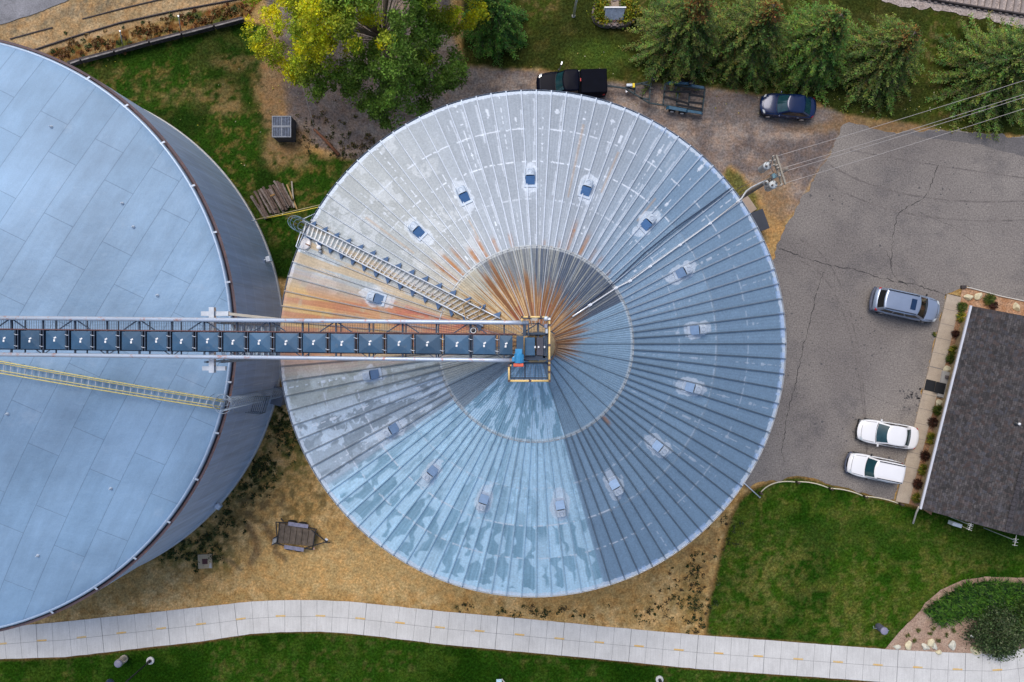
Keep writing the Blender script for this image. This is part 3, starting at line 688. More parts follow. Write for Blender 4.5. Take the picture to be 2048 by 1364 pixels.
# roof stair with side rails, on the bin roof
def stair(name, label, a0, a1, b0, b1, off, zfn, n, matr, mats, railh, tri=None, double=False):
    """a0-a1 and b0-b1: the two rails, photo px at each end"""
    def sp(px, py, o):
        z = 15.0
        for _ in range(30): p = P(px, py, z); z = zfn(p.x, p.y) + o
        return P(px, py, z)
    A0, A1, B0, B1 = [sp(*q, off) for q in (a0, a1, b0, b1)]
    t = thing(name, label, 'stair', A0)
    def ln(p, q, k, o=0): r = p.lerp(q, k); r.z = zfn(r.x, r.y) + off + o; return r
    for (p, q) in ((A0, A1), (B0, B1)):
        m = MB(); m.tube([ln(p, q, k / 16) for k in range(17)], .035, 8)
        if double: m.tube([ln(p, q, k / 16, -.16) + Vector((0, -.14 if p == A0 else .14, 0)) for k in range(17)], .028, 6)
        m.build('rail', matr, t, True, off=A0)
        for k in range(n // 2):
            r = ln(p, q, (k + .5) / (n // 2)); MB().tube([r, Vector((r.x, r.y, zfn(r.x, r.y)))], .018, 5).build('rail_post', mats, t, off=A0)
    m = MB()
    for k in range(n):
        f = (k + .5) / n; p = ln(A0, A1, f, -off * .6); q = ln(B0, B1, f, -off * .6); d = (q - p).normalized()
        m.beam(p, q, .055, .03)
    m.build('steps', mats, t, off=A0)
    m = MB()
    for (p, q) in ((A0, A1), (B0, B1)): m.beam(ln(p, q, 0, -off * .62), ln(p, q, 1, -off * .62), .03, .12)
    m.build('stringers', mats, t, off=A0)
    if tri:
        m = MB()
        for (p, q, s) in ((A0, A1, 1), (B0, B1, -1)):
            ax = (q - p).normalized(); side = Vector((0, 0, 1)).cross(ax).normalized() * s
            for k in range(tri):
                r = ln(p, q, (k + .5) / tri, -off * .75)
                v = [r + side * .02, r + ax * .42 + side * .03, r + ax * .34 + side * .34]
                v = [Vector((w_.x, w_.y, zfn(w_.x, w_.y) + .12)) for w_ in v]; u = [w_ + Vector((0, 0, .03)) for w_ in v]
                MB().add(v + u, [(0, 2, 1), (3, 4, 5), (0, 1, 4, 3), (1, 2, 5, 4), (2, 0, 3, 5)]).build('side_bracket', navyb, t, off=A0)
    return t
navyb = M('dark_blue_bracket', (.06, .12, .24), .5, .2, .1, 3)  # plain dark blue for the side brackets
stair('roof_stair', 'long narrow metal stair climbing the rusty left side of the bin roof', (606, 441), (1000, 637), (600, 464), (966, 652), .40, zroof, 42, galvlight, galvrust, .4, 15)
# tan anchor frame at the stair head
t = thing('stair_landing_frame', 'small rust-dusted tan frame at the head of the roof stair', 'frame', roofP(940, 620, .3))
m = MB(); q = [roofP(x, y, .55) for x, y in ((925, 610), (940, 600), (965, 612), (955, 630), (932, 640))]
for a, b in zip(q, q[1:] + q[:1]): m.tube([a, b], .03, 6)
for a in q: m.tube([a, a - Vector((0, 0, .55))], .025, 5)
m.tube([roofP(905, 622, .3), roofP(912, 632, .3), roofP(925, 640, .3), roofP(935, 655, .35)], .02, 5); m.tube([roofP(925, 642, .5), roofP(948, 644, .5), roofP(948, 658, .5)], .03, 5)
m.build('pipework', tansteel, t, True, off=t.location)

# caged ladder hanging from the eave, upper left
def hoop(m, c, ex, ey, r0, r1, n=12, a0=-.1, a1=PI + .1):
    m.tube([c + ex * (r0 * math.cos(a0 + (a1 - a0) * k / n)) + ey * (r1 * math.sin(a0 + (a1 - a0) * k / n)) for k in range(n + 1)], .018, 5)
lc = P(604, 452, 14.6); out = Vector((lc.x - CX, lc.y - CY, 0)).normalized(); sd_ = Vector((-out.y, out.x, 0))
t = thing('caged_ladder', 'blue-grey caged ladder over the upper left eave of the ribbed bin', 'ladder', (lc.x, lc.y, 0))
m = MB()
for z in [15.6, 15.2, 14.6, 13.8, 12.8, 11.5, 10.2, 9, 7.8, 6.6, 5.4, 4.2, 3]: hoop(m, Vector((lc.x, lc.y, z)) - out * .1, sd_, out, .40, .62)
for k in range(7):
    a = PI * k / 6; e = sd_ * (.40 * math.cos(a)) + out * (.62 * math.sin(a) - .1); m.tube([Vector((lc.x, lc.y, 3)) + e, Vector((lc.x, lc.y, 15.6)) + e], .014, 4)
m.build('cage', M('teal_grey_steel', (.16, .24, .30), .45, .4, .1, 3), t, True, off=t.location)
m = MB()
for s in (-.22, .22): m.tube([Vector((lc.x, lc.y, .3)) + sd_ * s - out * .15, Vector((lc.x, lc.y, 15.4)) + sd_ * s - out * .15], .022, 5)
for k in range(48): z = .5 + k * .3; m.tube([Vector((lc.x, lc.y, z)) + sd_ * .22 - out * .15, Vector((lc.x, lc.y, z)) - sd_ * .22 - out * .15], .014, 4)
m.build('rungs', galv, t, True, off=t.location)
m = MB(); fr = [P(602, 463, 14.9), P(592, 493, 14.9), P(598, 498, 14.9)]
m.tube(fr, .03, 6); m.tube([P(607, 466, 14.7), P(595, 495, 14.7)], .03, 6); m.tube([P(598, 498, 14.9), P(620, 508, 14.9)], .025, 5); m.tube([P(606, 438, 14.6), P(630, 427, 14.2)], .02, 5)
for p in fr: m.tube([p, p - Vector((0, 0, .8))], .02, 5)
m.build('side_rail', galvlight, t, True, off=t.location)
# round hatch and fill cap
p = roofP(612, 488, .08); t = thing('roof_hatch', 'round white inspection hatch lid beside the caged ladder', 'hatch', p)
sl = Vector((p.x - CX, p.y - CY, 0)).normalized(); nrm = Vector((sl.x * SL, sl.y * SL, 1)).normalized(); t.rotation_euler = nrm.to_track_quat('Z', 'Y').to_euler()
MB().lathe([(.36, -.1), (.36, .06), (.34, .09), (.08, .14), (.0, .14)], 32).build('lid', M('chalky_white_steel', (.72, .70, .70), .5, .1, .12, 4), t, True)
MB().box((0, .25, .12), (.06, .34, .05)).build('latch', rusty, t)
p = roofP(640, 496, .1); t = thing('level_sensor', 'small white capped sensor pipe on the bin roof by the hatch', 'sensor', p)
MB().lathe([(.09, -.1), (.09, .22), (.13, .22), (.13, .3), (.0, .32)], 16).build('cap', white, t, True)
MB().tube([(0, 0, .1), (-.12, .18, .12), (-.2, .3, .1)], .04, 8).build('conduit', white, t, True)
MB().lathe([(.09, -.1), (.09, .16), (.1, .2), (.0, .22)], 14, c=(.05, -.22, 0)).build('socket', galv, t, True)
# ---------------------------------------------------------------- big flat-roofed tank on the left
LX, LY, LR, LZ = -38.1, .36, 20.0, 9.0
def zdome(x, y):
    r = min(math.hypot(x - LX, y - LY), 19.8); return 9.25 + 3.0 * (1 - (r / 19.75) ** 1.7)
def domeP(px, py, off=0.0):
    z = 10.0
    for _ in range(25): p = P(px, py, z); z = zdome(p.x, p.y) + off
    return P(px, py, z)
tank = thing('storage_tank', 'huge round storage tank with plain pale blue sheet roof, cut by the left edge', 'tank', (LX, LY, 0))
rm, nt, b = newmat('pale_blue_roof_sheets')
tc = nt.nodes.new('ShaderNodeTexCoord'); mp = nt.nodes.new('ShaderNodeMapping'); mp.inputs['Rotation'].default_value = (0, 0, R_(-63)); mp.inputs['Location'].default_value = (.4, .35, 0)
L(nt, tc.outputs['Object'], mp.inputs[0])
br = nt.nodes.new('ShaderNodeTexBrick'); br.offset = .37; br.offset_frequency = 2; br.squash = 1
L(nt, mp.outputs[0], br.inputs['Vector']); br.inputs['Scale'].default_value = 1; br.inputs['Brick Width'].default_value = 5.6; br.inputs['Row Height'].default_value = 1.93
br.inputs['Mortar Size'].default_value = .018; br.inputs['Mortar Smooth'].default_value = .3; br.inputs['Color1'].default_value = (.20, .325, .475, 1); br.inputs['Color2'].default_value = (.222, .347, .50, 1); br.inputs['Mortar'].default_value = (.13, .21, .31, 1)
f = ramp(nt, noise(nt, .12, 5, .6), [(.3, .76), (.7, 1.24)]); c_ = mixc(nt, 1.0, br.outputs[0], f, 'MULTIPLY')
mp2 = nt.nodes.new('ShaderNodeMapping'); mp2.inputs['Scale'].default_value = (.12, 1.4, 1); L(nt, mp.outputs[0], mp2.inputs[0]); c_ = mixc(nt, 1.0, c_, ramp(nt, noise(nt, 1.0, 5, .7, mp2.outputs[0]), [(.3, .92), (.7, 1.08)]), 'MULTIPLY')
f = ramp(nt, noise(nt, 14, 4, .75), [(.3, .93), (.7, 1.07)]); c_ = mixc(nt, 1.0, c_, f, 'MULTIPLY')
c_ = mixc(nt, ramp(nt, noise(nt, .5, 6, .7), [(.60, 0.0), (.75, .35)]), c_, (.36, .45, .57))
L(nt, c_, b.inputs['Base Color']); b.inputs['Metallic'].default_value = .05; b.inputs['Roughness'].default_value = .58
bm1 = bump(nt, b, noise(nt, .45, 5, .62), .28, .4); b2 = nt.nodes.new('ShaderNodeBump'); b2.inputs['Strength'].default_value = .5; b2.inputs['Distance'].default_value = .015; b2.invert = True
L(nt, br.outputs['Fac'], b2.inputs['Height']); L(nt, bm1.outputs[0], b2.inputs['Normal']); L(nt, b2.outputs[0], b.inputs['Normal'])
mb = MB(); pr = [(19.6 * (k / 30), 0) for k in range(1, 31)]
mb.lathe([(r, zdome(LX + r, LY)) for r, _ in pr] + [(19.66, zdome(LX + 19.6, LY) - .05)], 200); mb.build('roof', rm, tank, True)
MB().lathe([(19.56, zdome(LX + 19.6, LY) - .02), (19.66, zdome(LX + 19.6, LY) + .05), (19.76, zdome(LX + 19.6, LY) - .06), (19.74, 9.0)], 200, cap=False).build('roof_edge_trim', M('pale_trim', (.34, .44, .58), .4, .3, .1, 2), tank, True)
MB().lathe([(19.6, 8.9), (19.82, 8.86), (19.84, 9.02), (20.0, 9.0)], 200, cap=False).build('eave_channel', M('rusty_channel', (.10, .07, .08), .7, .2, .3, .7, dirt=(.20, .09, .06), dirtamt=.8), tank)
wm_, nt, b = newmat('tank_wall_sheets')
tc = nt.nodes.new('ShaderNodeTexCoord'); sp = nt.nodes.new('ShaderNodeSeparateXYZ'); L(nt, tc.outputs['Object'], sp.inputs[0])
at_ = nt.nodes.new('ShaderNodeMath'); at_.operation = 'ARCTAN2'; L(nt, sp.outputs[1], at_.inputs[0]); L(nt, sp.outputs[0], at_.inputs[1])
cb = nt.nodes.new('ShaderNodeCombineXYZ'); ml_ = nt.nodes.new('ShaderNodeMath'); ml_.operation = 'MULTIPLY'; ml_.inputs[1].default_value = 20; L(nt, at_.outputs[0], ml_.inputs[0]); L(nt, ml_.outputs[0], cb.inputs[0]); L(nt, sp.outputs[2], cb.inputs[1])
br = nt.nodes.new('ShaderNodeTexBrick'); br.inputs['Scale'].default_value = 1; br.inputs['Brick Width'].default_value = 7; br.inputs['Row Height'].default_value = 1.8; br.inputs['Mortar Size'].default_value = .02
br.inputs['Color1'].default_value = (.42, .54, .76, 1); br.inputs['Color2'].default_value = (.46, .58, .80, 1); br.inputs['Mortar'].default_value = (.64, .74, .90, 1); L(nt, cb.outputs[0], br.inputs['Vector'])
mp = nt.nodes.new('ShaderNodeMapping'); mp.inputs['Scale'].default_value = (2.2, .12, 1); L(nt, cb.outputs[0], mp.inputs[0])
c_ = mixc(nt, 1.0, br.outputs[0], ramp(nt, noise(nt, 1.0, 5, .7, mp.outputs[0]), [(.3, .75), (.7, 1.2)]), 'MULTIPLY')
L(nt, c_, b.inputs['Base Color']); b.inputs['Roughness'].default_value = .5; b.inputs['Metallic'].default_value = .0
wv = nt.nodes.new('ShaderNodeMath'); wv.operation = 'SINE'; m2 = nt.nodes.new('ShaderNodeMath'); m2.operation = 'MULTIPLY'; m2.inputs[1].default_value = 2 * PI / .1; L(nt, sp.outputs[2], m2.inputs[0]); L(nt, m2.outputs[0], wv.inputs[0]); bump(nt, b, wv.outputs[0], .25, .02)
MB().lathe([(LR, .2), (LR, 3), (LR, 6), (LR, 9.0)], 240, cap=False).build('wall', wm_, tank, True)
MB().lathe([(LR + .10, -.3), (LR + .10, .2), (LR, .24)], 200, cap=False).build('foundation', M('pale_kerb', (.48, .47, .46), .8), tank)
for (px, py) in [(186, 150), (262, 207), (333, 284), (394, 370), (439, 463), (468, 563), (470, 765), (448, 869), (405, 962), (348, 1048), (280, 1122), (201, 1182), (112, 1230)]:
    p = P(px, py, 9.0); a = math.atan2(p.y - LY, p.x - LX); e = Vector((math.cos(a), math.sin(a), 0)); c0 = Vector((LX, LY, 0))
    MB().beam(c0 + e * 19.6 + Vector((0, 0, 9.32)), c0 + e * 19.9 + Vector((0, 0, 9.16)), .12, .04).build('rim_bracket', galvlight, tank, off=(LX, LY, 0))
for (px, py) in [(103, 254), (245, 407), (315, 591), (222, 977), (76, 1111), (15, 828), (267, 454)]:
    p = domeP(px, py); m = MB(); m.lathe([(.11, -.1), (.10, .05), (.035, .1), (.03, .22), (.0, .24)], 12, c=(p.x - LX, p.y - LY, p.z)); m.build('roof_stud', galvlight, tank, True)
# floodlights clipped to the foot of the tank wall
for (px, py, lb) in ((545, 516, 'small silver floodlight fixed to the tank wall in the gap above the conveyor'), (440, 1014, 'small silver floodlight on the lower right wall of the tank')):
    p = P(px, py, 1.6); a = math.atan2(p.y - LY, p.x - LX); base = Vector((LX + LR * math.cos(a), LY + LR * math.sin(a), 1.6))
    t = thing('floodlight', lb, 'floodlight', base, a, 'floodlights on the tank wall')
    m = MB(); m.box((.30, 0, .1), (.42, .5, .26), taper=.8); m.build('housing', galvlight, t, bevel=.03)
    m = MB(); m.box((.53, 0, .06), (.03, .42, .2)); m.build('lens', M('floodlight_glass', (.4, .55, .65), .15), t)
    m = MB(); m.beam((0, 0, .25), (.2, 0, .2), .06, .06); m.beam((0, 0, -.1), (.2, 0, .05), .06, .06); m.build('bracket', galv, t)
# stair with yellow rails
stair('yellow_railed_stair', 'long stair with pale yellow double handrails across the big tank roof', (-120, 700), (446, 800), (-120, 725), (440, 818), .55, zdome, 40, yellow, galv, .5, None, True)
# caged ladder and rest platform down the tank wall
t0 = P(462, 806, 9.6); a = math.atan2(t0.y - LY, t0.x - LX); out = Vector((math.cos(a), math.sin(a), 0)); sd_ = Vector((-out.y, out.x, 0))
lb_ = Vector((LX, LY, 0)) + out * (LR + .1)
t = thing('caged_ladder', 'thin silver caged ladder with mid platform on the shaded side of the big tank', 'ladder', (lb_.x, lb_.y, 0))
m = MB(); hs = M('thin_silver_bar', (.35, .42, .50), .4, .5, .1, 3)
for k in range(30):
    z = .8 + k * .34; o_ = out * .05
    if 4.3 < z < 5.0: continue
    hoop(m, lb_ + Vector((0, 0, z)) + o_, sd_, out, .38, .68, 10, 0, PI)
for k in range(5):
    aa = PI * k / 4; e = sd_ * (.38 * math.cos(aa)) + out * (.68 * math.sin(aa) + .05); m.tube([lb_ + e + Vector((0, 0, .8)), lb_ + e + Vector((0, 0, 10.6))], .010, 4)
for k in range(5): hoop(m, Vector((t0.x, t0.y, 10.0)) - out * (1.0 - .42 * k) + sd_ * 0, sd_, Vector((0, 0, 1)), .42, .8, 10, 0, PI)
hoop(m, lb_ + Vector((0, 0, 10.2)) - out * .15, sd_, out, .55, .6, 20, 0, 2 * PI); hoop(m, lb_ + Vector((0, 0, 10.6)) + out * .1, sd_, out, .6, .6, 20, 0, 2 * PI)
m.build('cage', hs, t, True, off=t.location)
m = MB()
for s in (-.2, .2): m.tube([lb_ + sd_ * s + Vector((0, 0, .3)), lb_ + sd_ * s + Vector((0, 0, 10.5))], .02, 5)
for k in range(33): m.tube([lb_ + sd_ * .2 + Vector((0, 0, .5 + k * .3)), lb_ - sd_ * .2 + Vector((0, 0, .5 + k * .3))], .013, 4)
m.build('rungs', galv, t, True, off=t.location)
pz = 4.8; q = [P(505, 792, pz), P(540, 792, pz), P(530, 825, pz), P(497, 822, pz)]
m = MB()
for hz in (0, .5, 1.0):
    for a_, b_ in zip(q, q[1:] + q[:1]): m.tube([a_ + Vector((0, 0, hz)), b_ + Vector((0, 0, hz))], .022, 5)
for v in q: m.tube([v, v + Vector((0, 0, 1))], .022, 5)
for k in range(9): f = (k + .5) / 9; m.beam(q[0].lerp(q[1], f), q[3].lerp(q[2], f), .035, .02)
m.build('rest_platform', M('dark_blue_bar', (.06, .10, .15), .5, .4, .1, 3), t, off=t.location)
# crate-like transition box in the gap
p = P(556, 788, .3); t = thing('transition_box', 'grey steel box half hidden in the gap between the tank and the bin', 'steel box', P(560, 790, 0), R_(-15))
MB().box((0, 0, .45), (1.1, 1.3, .9)).build('body', M('box_grey', (.16, .19, .24), .6, .1, .1, 2), t, bevel=.03)
MB().box((0, 0, .93), (1.2, 1.4, .06)).build('lid', M('box_lid', (.12, .14, .18), .6, .1, .1, 2), t, bevel=.01)
# yellow pipe between tank and log pile
t = thing('guide_pipe', 'thin yellow and tan pipe running past the log pile to the ribbed bin', 'pipe', P(512, 441, 1.2))
a = P(512, 441, 1.6); b_ = P(560, 430, 1.7); c0 = P(690, 402, 2.2)
MB().tube([P(534, 436, 1.6), P(600, 423, 1.9), c0], .035, 8).build('yellow_run', M('yellow_hose', (.65, .5, .06), .5), t, True, off=t.location)
MB().tube([P(512, 439, 1.6), P(600, 419, 1.9), P(690, 398, 2.2)], .03, 8).build('tan_run', M('tan_hose', (.42, .36, .2), .6), t, True, off=t.location)
MB().tube([a, P(503, 441, 1.6)], .05, 8).build('coupling', galv, t, True, off=t.location)
m = MB()
for f in (.3, .8): v = P(512, 439, 1.6).lerp(c0, f); m.tube([v, Vector((v.x, v.y, 0))], .03, 6)
m.build('stakes', galv, t, off=t.location)

# ---------------------------------------------------------------- overhead conveyor
def cz(x): return 22.8 + (x - 1.6) * .048                # deck height along the run
def cyc(x): return -.20 - (x - 1.6) * .0105               # centre line of the cover boxes
conv = thing('grain_conveyor', 'long covered overhead conveyor of dark blue boxes with a grated catwalk, spanning both roofs', 'conveyor', (1.5, -.2, 22.8))
O = Vector(conv.location)
def cp(x, y, z=0): return Vector((x, cyc(x) + y, cz(x) + z))
X0, X1 = -42.0, 1.2
NY, SY = 1.02, -.70                                       # north and south chords, from the centre line
def ny(x): return NY + .03; 
m = MB(); railm = M('white_blue_tube', (.46, .53, .64), .4, .3, .08, .6, dirt=(.45, .16, .07), dirtamt=.7)
m.tube([cp(X0, NY, .35), cp(-.2, NY, .35), cp(.75, NY, .35)], .10, 10); m.build('top_chord', railm, conv, True, off=O)
m = MB(); m.tube([cp(X0, SY, .25), cp(-1.0, SY, .25), cp(.1, SY, .25)], .095, 10); m.build('top_chord', railm, conv, True, off=O)
for yy in (NY, SY): MB().beam(cp(X0, yy, -.9), cp(.8, yy, -.9), .09, .09).build('bottom_chord', darksteel, conv, off=O)
toe = MB(); toe.beam(cp(X0, .50, .02), cp(.2, .50, .02), .05, .10); toe.build('toe_plate', M('red_brown_edge', (.13, .06, .06), .7, 0, .3, 1), conv, off=O)
m = MB(); x = X1; k = 0; st_ = 1.56
bx = []
while x > X0: bx.append(x); x -= st_
for i, x in enumerate(bx):
    if i % 2 == 0 or True: m.beam(cp(x, SY, .02), cp(x, NY, .02), .07, .08)
    m.beam(cp(x, NY, .3), cp(x, NY, -.9), .05, .05); m.beam(cp(x, SY, .2), cp(x, SY, -.9), .05, .05)
    m.beam(cp(x, SY, -.9), cp(x, NY, -.9), .05, .05)
    if i + 1 < len(bx):
        x2 = bx[i + 1]
        if i % 2 == 0: m.beam(cp(x, NY, .05), cp(x - .75, .52, .05), .05, .04); m.beam(cp(x, NY, .05), cp(x + .75, .52, .05), .05, .04)
        else: m.beam(cp(x, SY, .03), cp(x - .4, -.42, .03), .04, .04); m.beam(cp(x, SY, .03), cp(x + .4, -.42, .03), .04, .04)
        m.beam(cp(x, NY, -.9), cp(x2, NY, .2), .035, .035); m.beam(cp(x, SY, -.9), cp(x2, SY, .15), .035, .035)
m.build('lattice', darksteel, conv, off=O)
# grated catwalk: fine bars, one surface
m = MB()
for k in range(7): y = .56 + k * .067; m.beam(cp(X0, y, -.02), cp(1.0, y, -.02), .009, .02)
x = 1.0
while x > X0: m.beam(cp(x, .52, -.03), cp(x, .99, -.03), .011, .015); x -= .115
m.build('catwalk_grating', M('grating_steel', (.10, .11, .13), .6, .3, .1, 3), conv, off=O)
# cover boxes
boxm = navy   # OBRAND
_nt = navy.node_tree; _b = _nt.nodes['Principled BSDF']; _src = _b.inputs['Base Color'].links[0].from_socket; _oi = _nt.nodes.new('ShaderNodeObjectInfo')
_nt.links.new(mixc(_nt, 1.0, _src, ramp(_nt, _oi.outputs['Random'], [(0.0, .78), (1.0, 1.3)]), 'MULTIPLY'), _b.inputs['Base Color'])
xs_ = [1000]
edges = [1029, 994, 941, 884, 825, 768, 711, 654, 598, 543, 490, 438, 386, 335, 284, 233, 182, 131, 80, 29, -22, -73, -124, -175]
for i, (a, b_) in enumerate(zip(edges[:-1], edges[1:])):
    xa = P(a - 4, 0, 23.0).x; xb = P(b_ + 5, 0, 23.0 - i * .055).x
    xa = P(a - 4, 0, 23.0 - i * .06).x
    xm = (xa + xb) / 2; hw = .43; m = MB(); z0 = -.25
    v = [cp(xa, -hw, z0), cp(xb, -hw, z0), cp(xb, hw, z0), cp(xa, hw, z0), cp(xa, -hw, .16), cp(xb, -hw, .16), cp(xb, hw, .16), cp(xa, hw, .16), cp(xm, 0, .195)]
    m.add(v, [(0, 1, 5, 4), (1, 2, 6, 5), (2, 3, 7, 6), (3, 0, 4, 7), (4, 5, 8), (5, 6, 8), (6, 7, 8), (7, 4, 8)])
    fixn(m.build('cover_box', boxm, conv, off=O))
    m = MB(); q = cp(xm - .02 + random.uniform(-.03, .03), -.04 + random.uniform(-.03, .03), .200); m.box(q, (.08, .105, .008), rz=random.uniform(-.1, .15)); m.box(q + Vector((.03, .13, -.006)), (.12, .07, .008), rz=.5); m.build('label', white, conv, off=O)
    m = MB(); xj = P(b_, 0, 23.0 - i * .06).x
    for dx in (-.065, .065): m.beam(cp(xj + dx, -hw - .03, .0), cp(xj + dx, hw + .03, .0), .045, .40)
    m.build('joint_flange', black if False else darksteel, conv, off=O)
    for y in (-.27, .27): MB().tube([cp(xj - .1, y, .22), cp(xj + .02, y - .04, .23), cp(xj + .1, y - .03, .22)], .016, 5).build('latch', galvlight, conv, True, off=O)
m = MB()
for y in (-.46, .46): m.beam(cp(X0, y, -.2), cp(1.3, y, -.2), .04, .3)
m.build('trough_side', darksteel, conv, off=O)
# head end
def hp(px, py, z): return P(px, py, z)
def hbox(name, px0, py0, px1, py1, z0, z1, mat, par, bev=.015, O_=O):
    a = P(px0, py0, z1); b_ = P(px1, py1, z1); m = MB(); m.box(((a.x + b_.x) / 2, (a.y + b_.y) / 2, (z0 + z1) / 2), (abs(b_.x - a.x), abs(a.y - b_.y), z1 - z0)); return m.build(name, mat, par, off=O_, bevel=bev)
hbox('drive_guard', 1033, 672, 1047, 707, 22.3, 23.45, navy, conv)
hbox('head_box', 1050, 675, 1070, 711, 22.2, 23.15, navy, conv)
hbox('head_hood', 1073, 675, 1087, 711, 22.2, 23.05, M('grey_hood', (.055, .06, .085), .5, .2, .2, 3), conv)
for (x, y) in ((1070, 694), (1077, 694), (1089, 694)): hbox('sticker', x - 1.2, y - 2, x + 1.5, y + 2, 23.16, 23.17, white, conv, 0)
m = MB()
for a, b_ in (((1047, 667), (1093, 667)), ((1047, 714), (1093, 714)), ((1093, 667), (1093, 714)), ((1088, 672), (1088, 716)), ((1050, 718), (1096, 718))): m.beam(P(*a, 22.9), P(*b_, 22.9), .10, .12)
m.beam(P(1049, 646, 23.1), P(1049, 672, 23.1), .14, .1); m.beam(P(1057, 646, 23.1), P(1057, 672, 23.1), .06, .08)
m.build('head_frame', darksteel, conv, off=O)
mot = M('bright_blue_enamel', (.03, .25, .50), .35, 0, .15, 4)
a = P(1038, 707, 23.3); b_ = P(1038, 726, 23.3); m = MB(); m.tube([a, b_], .20, 16)
for k in range(10):
    e = Vector((math.cos(PI * k / 9), 0, math.sin(PI * k / 9))); m.beam(a + e * .21 + Vector((0, -.05, 0)), b_ + e * .21 + Vector((0, .03, 0)), .02, .02)
m.box(a.lerp(b_, .6) + Vector((-.25, 0, .05)), (.12, .2, .2)); m.box(a + Vector((-.02, .1, 0)), (.30, .22, .34)); m.build('motor', mot, conv, off=O)
m = MB(); c1 = P(1037, 730, 23.3); m.box(c1, (.46, .15, .3)); m.build('motor_cowl', M('red_orange_cowl', (.7, .12, .06), .5), conv, off=O, bevel=.03)
hbox('terminal_box', 1026, 713, 1030, 721, 23.0, 23.25, white, conv)

# service platform round the head
plat = thing('service_platform', 'grated steel platform with amber yellow handrails around the conveyor head at the bin peak', 'platform', (1.3, -.6, 22.0)); PO = Vector(plat.location)
zd = 22.4; zh = 23.5
m = MB()
def grat(x0, y0, x1, y1):
    a = P(x0, y0, zd); b_ = P(x1, y1, zd)
    x = a.x
    while x < b_.x: m.beam((x, a.y, zd), (x, b_.y, zd), .010, .02); x += .13
    y = b_.y
    while y < a.y: m.beam((a.x, y, zd - .01), (b_.x, y, zd - .01), .008, .015); y += .10
grat(1046, 637, 1097, 668); grat(1022, 726, 1097, 755)
m.build('grating', M('platform_grating', (.16, .18, .21), .6, .3, .1, 3), plat, off=PO)
m = MB()
for a, b_ in (((1046, 637), (1097, 637)), ((1097, 637), (1097, 756)), ((1097, 756), (1021, 756)), ((1021, 756), (1021, 726)), ((1021, 726), (1097, 726)), ((1050, 726), (1050, 756)), ((1070, 668), (1097, 668))): m.beam(P(*a, zd - .08), P(*b_, zd - .08), .06, .12)
m.build('frame', darksteel, plat, off=PO)
def railrun(pts, zz, r=.043):
    m = MB(); q = [P(*p, zz) for p in pts]
    for a, b_ in zip(q[:-1], q[1:]): m.tube([a, b_], r, 8)
    return m
railrun([(1044, 643), (1044, 634), (1099, 634), (1099, 762), (1018, 762), (1018, 731), (1023, 731)], zh).build('handrail', yelloworange, plat, True, off=PO)
q2 = [(P(x, y, zh).x, P(x, y, zh).y) for x, y in ((1044, 643), (1044, 634), (1099, 634), (1099, 762), (1018, 762), (1018, 731))]
m = MB()
for a, b_ in zip(q2[:-1], q2[1:]): m.tube([(a[0], a[1], zh - .5), (b_[0], b_[1], zh - .5)], .03, 6)
m.build('mid_rail', yelloworange, plat, True, off=PO)
m = MB()
for (x, y) in ((1044, 634), (1058, 634), (1082, 634), (1099, 634), (1099, 650), (1099, 690), (1099, 721), (1099, 730), (1099, 744), (1099, 762), (1060, 762), (1018, 762), (1018, 731)):
    v = P(x, y, zh); m.tube([v, Vector((v.x, v.y, zd))], .035, 6); m.box(v + Vector((0, 0, .02)), (.10, .10, .10))
m.build('posts', M('dark_post', (.08, .05, .05), .6), plat, off=PO)
hbox('notice_plate', 1063, 635, 1075, 641, 23.3, 23.33, M('cream_plate', (.72, .64, .52), .6), plat, 0, PO)
hbox('control_box', 1089, 648, 1095, 656, 22.9, 23.6, M('grey_control_box', (.25, .27, .36), .5), plat, .02, PO)
hbox('control_box', 1091, 657, 1096, 667, 22.9, 23.5, galv, plat, .02, PO)
t = thing('beacon_lamp', 'small silver lamp head on the upper right corner of the yellow-railed platform', 'lamp', P(1092, 637, zh))
MB().lathe([(.11, -.05), (.11, .1), (.07, .18), (0, .2)], 16).build('dome', galvlight, t, True)
MB().box((.12, -.02, .05), (.16, .1, .12)).build('bracket', white, t, bevel=.01); MB().tube([(0, 0, -.05), (.12, .02, -.4)], .03, 6).build('stem', galv, t)
t = thing('round_fan_lamp', 'small round dark lamp on the catwalk above the stair head', 'lamp', P(947, 661, 22.6))
MB().lathe([(.16, -.05), (.16, .06), (.10, .1), (0, .11)], 18).build('body', black, t, True); MB().tube([(.12 * math.cos(k), .12 * math.sin(k), .1) for k in [q * PI / 6 for q in range(13)]], .02, 5).build('ring', white, t, True)
# pale rings of the peak
t = thing('peak_ladder_hoops', 'thin brown bent bar right of the platform over the rusty peak', 'bar', roofP(1108, 690, .4))
m = MB(); m.tube([roofP(x, y, .35) for x, y in ((1104, 668), (1109, 675), (1112, 690), (1111, 704), (1106, 716), (1100, 722))], .03, 6)
for x, y in ((1109, 675), (1111, 704)): m.tube([roofP(x, y, .35), roofP(x, y, 0)], .025, 5)
m.build('bar', M('brown_bar', (.25, .15, .09), .7), t, True, off=t.location)

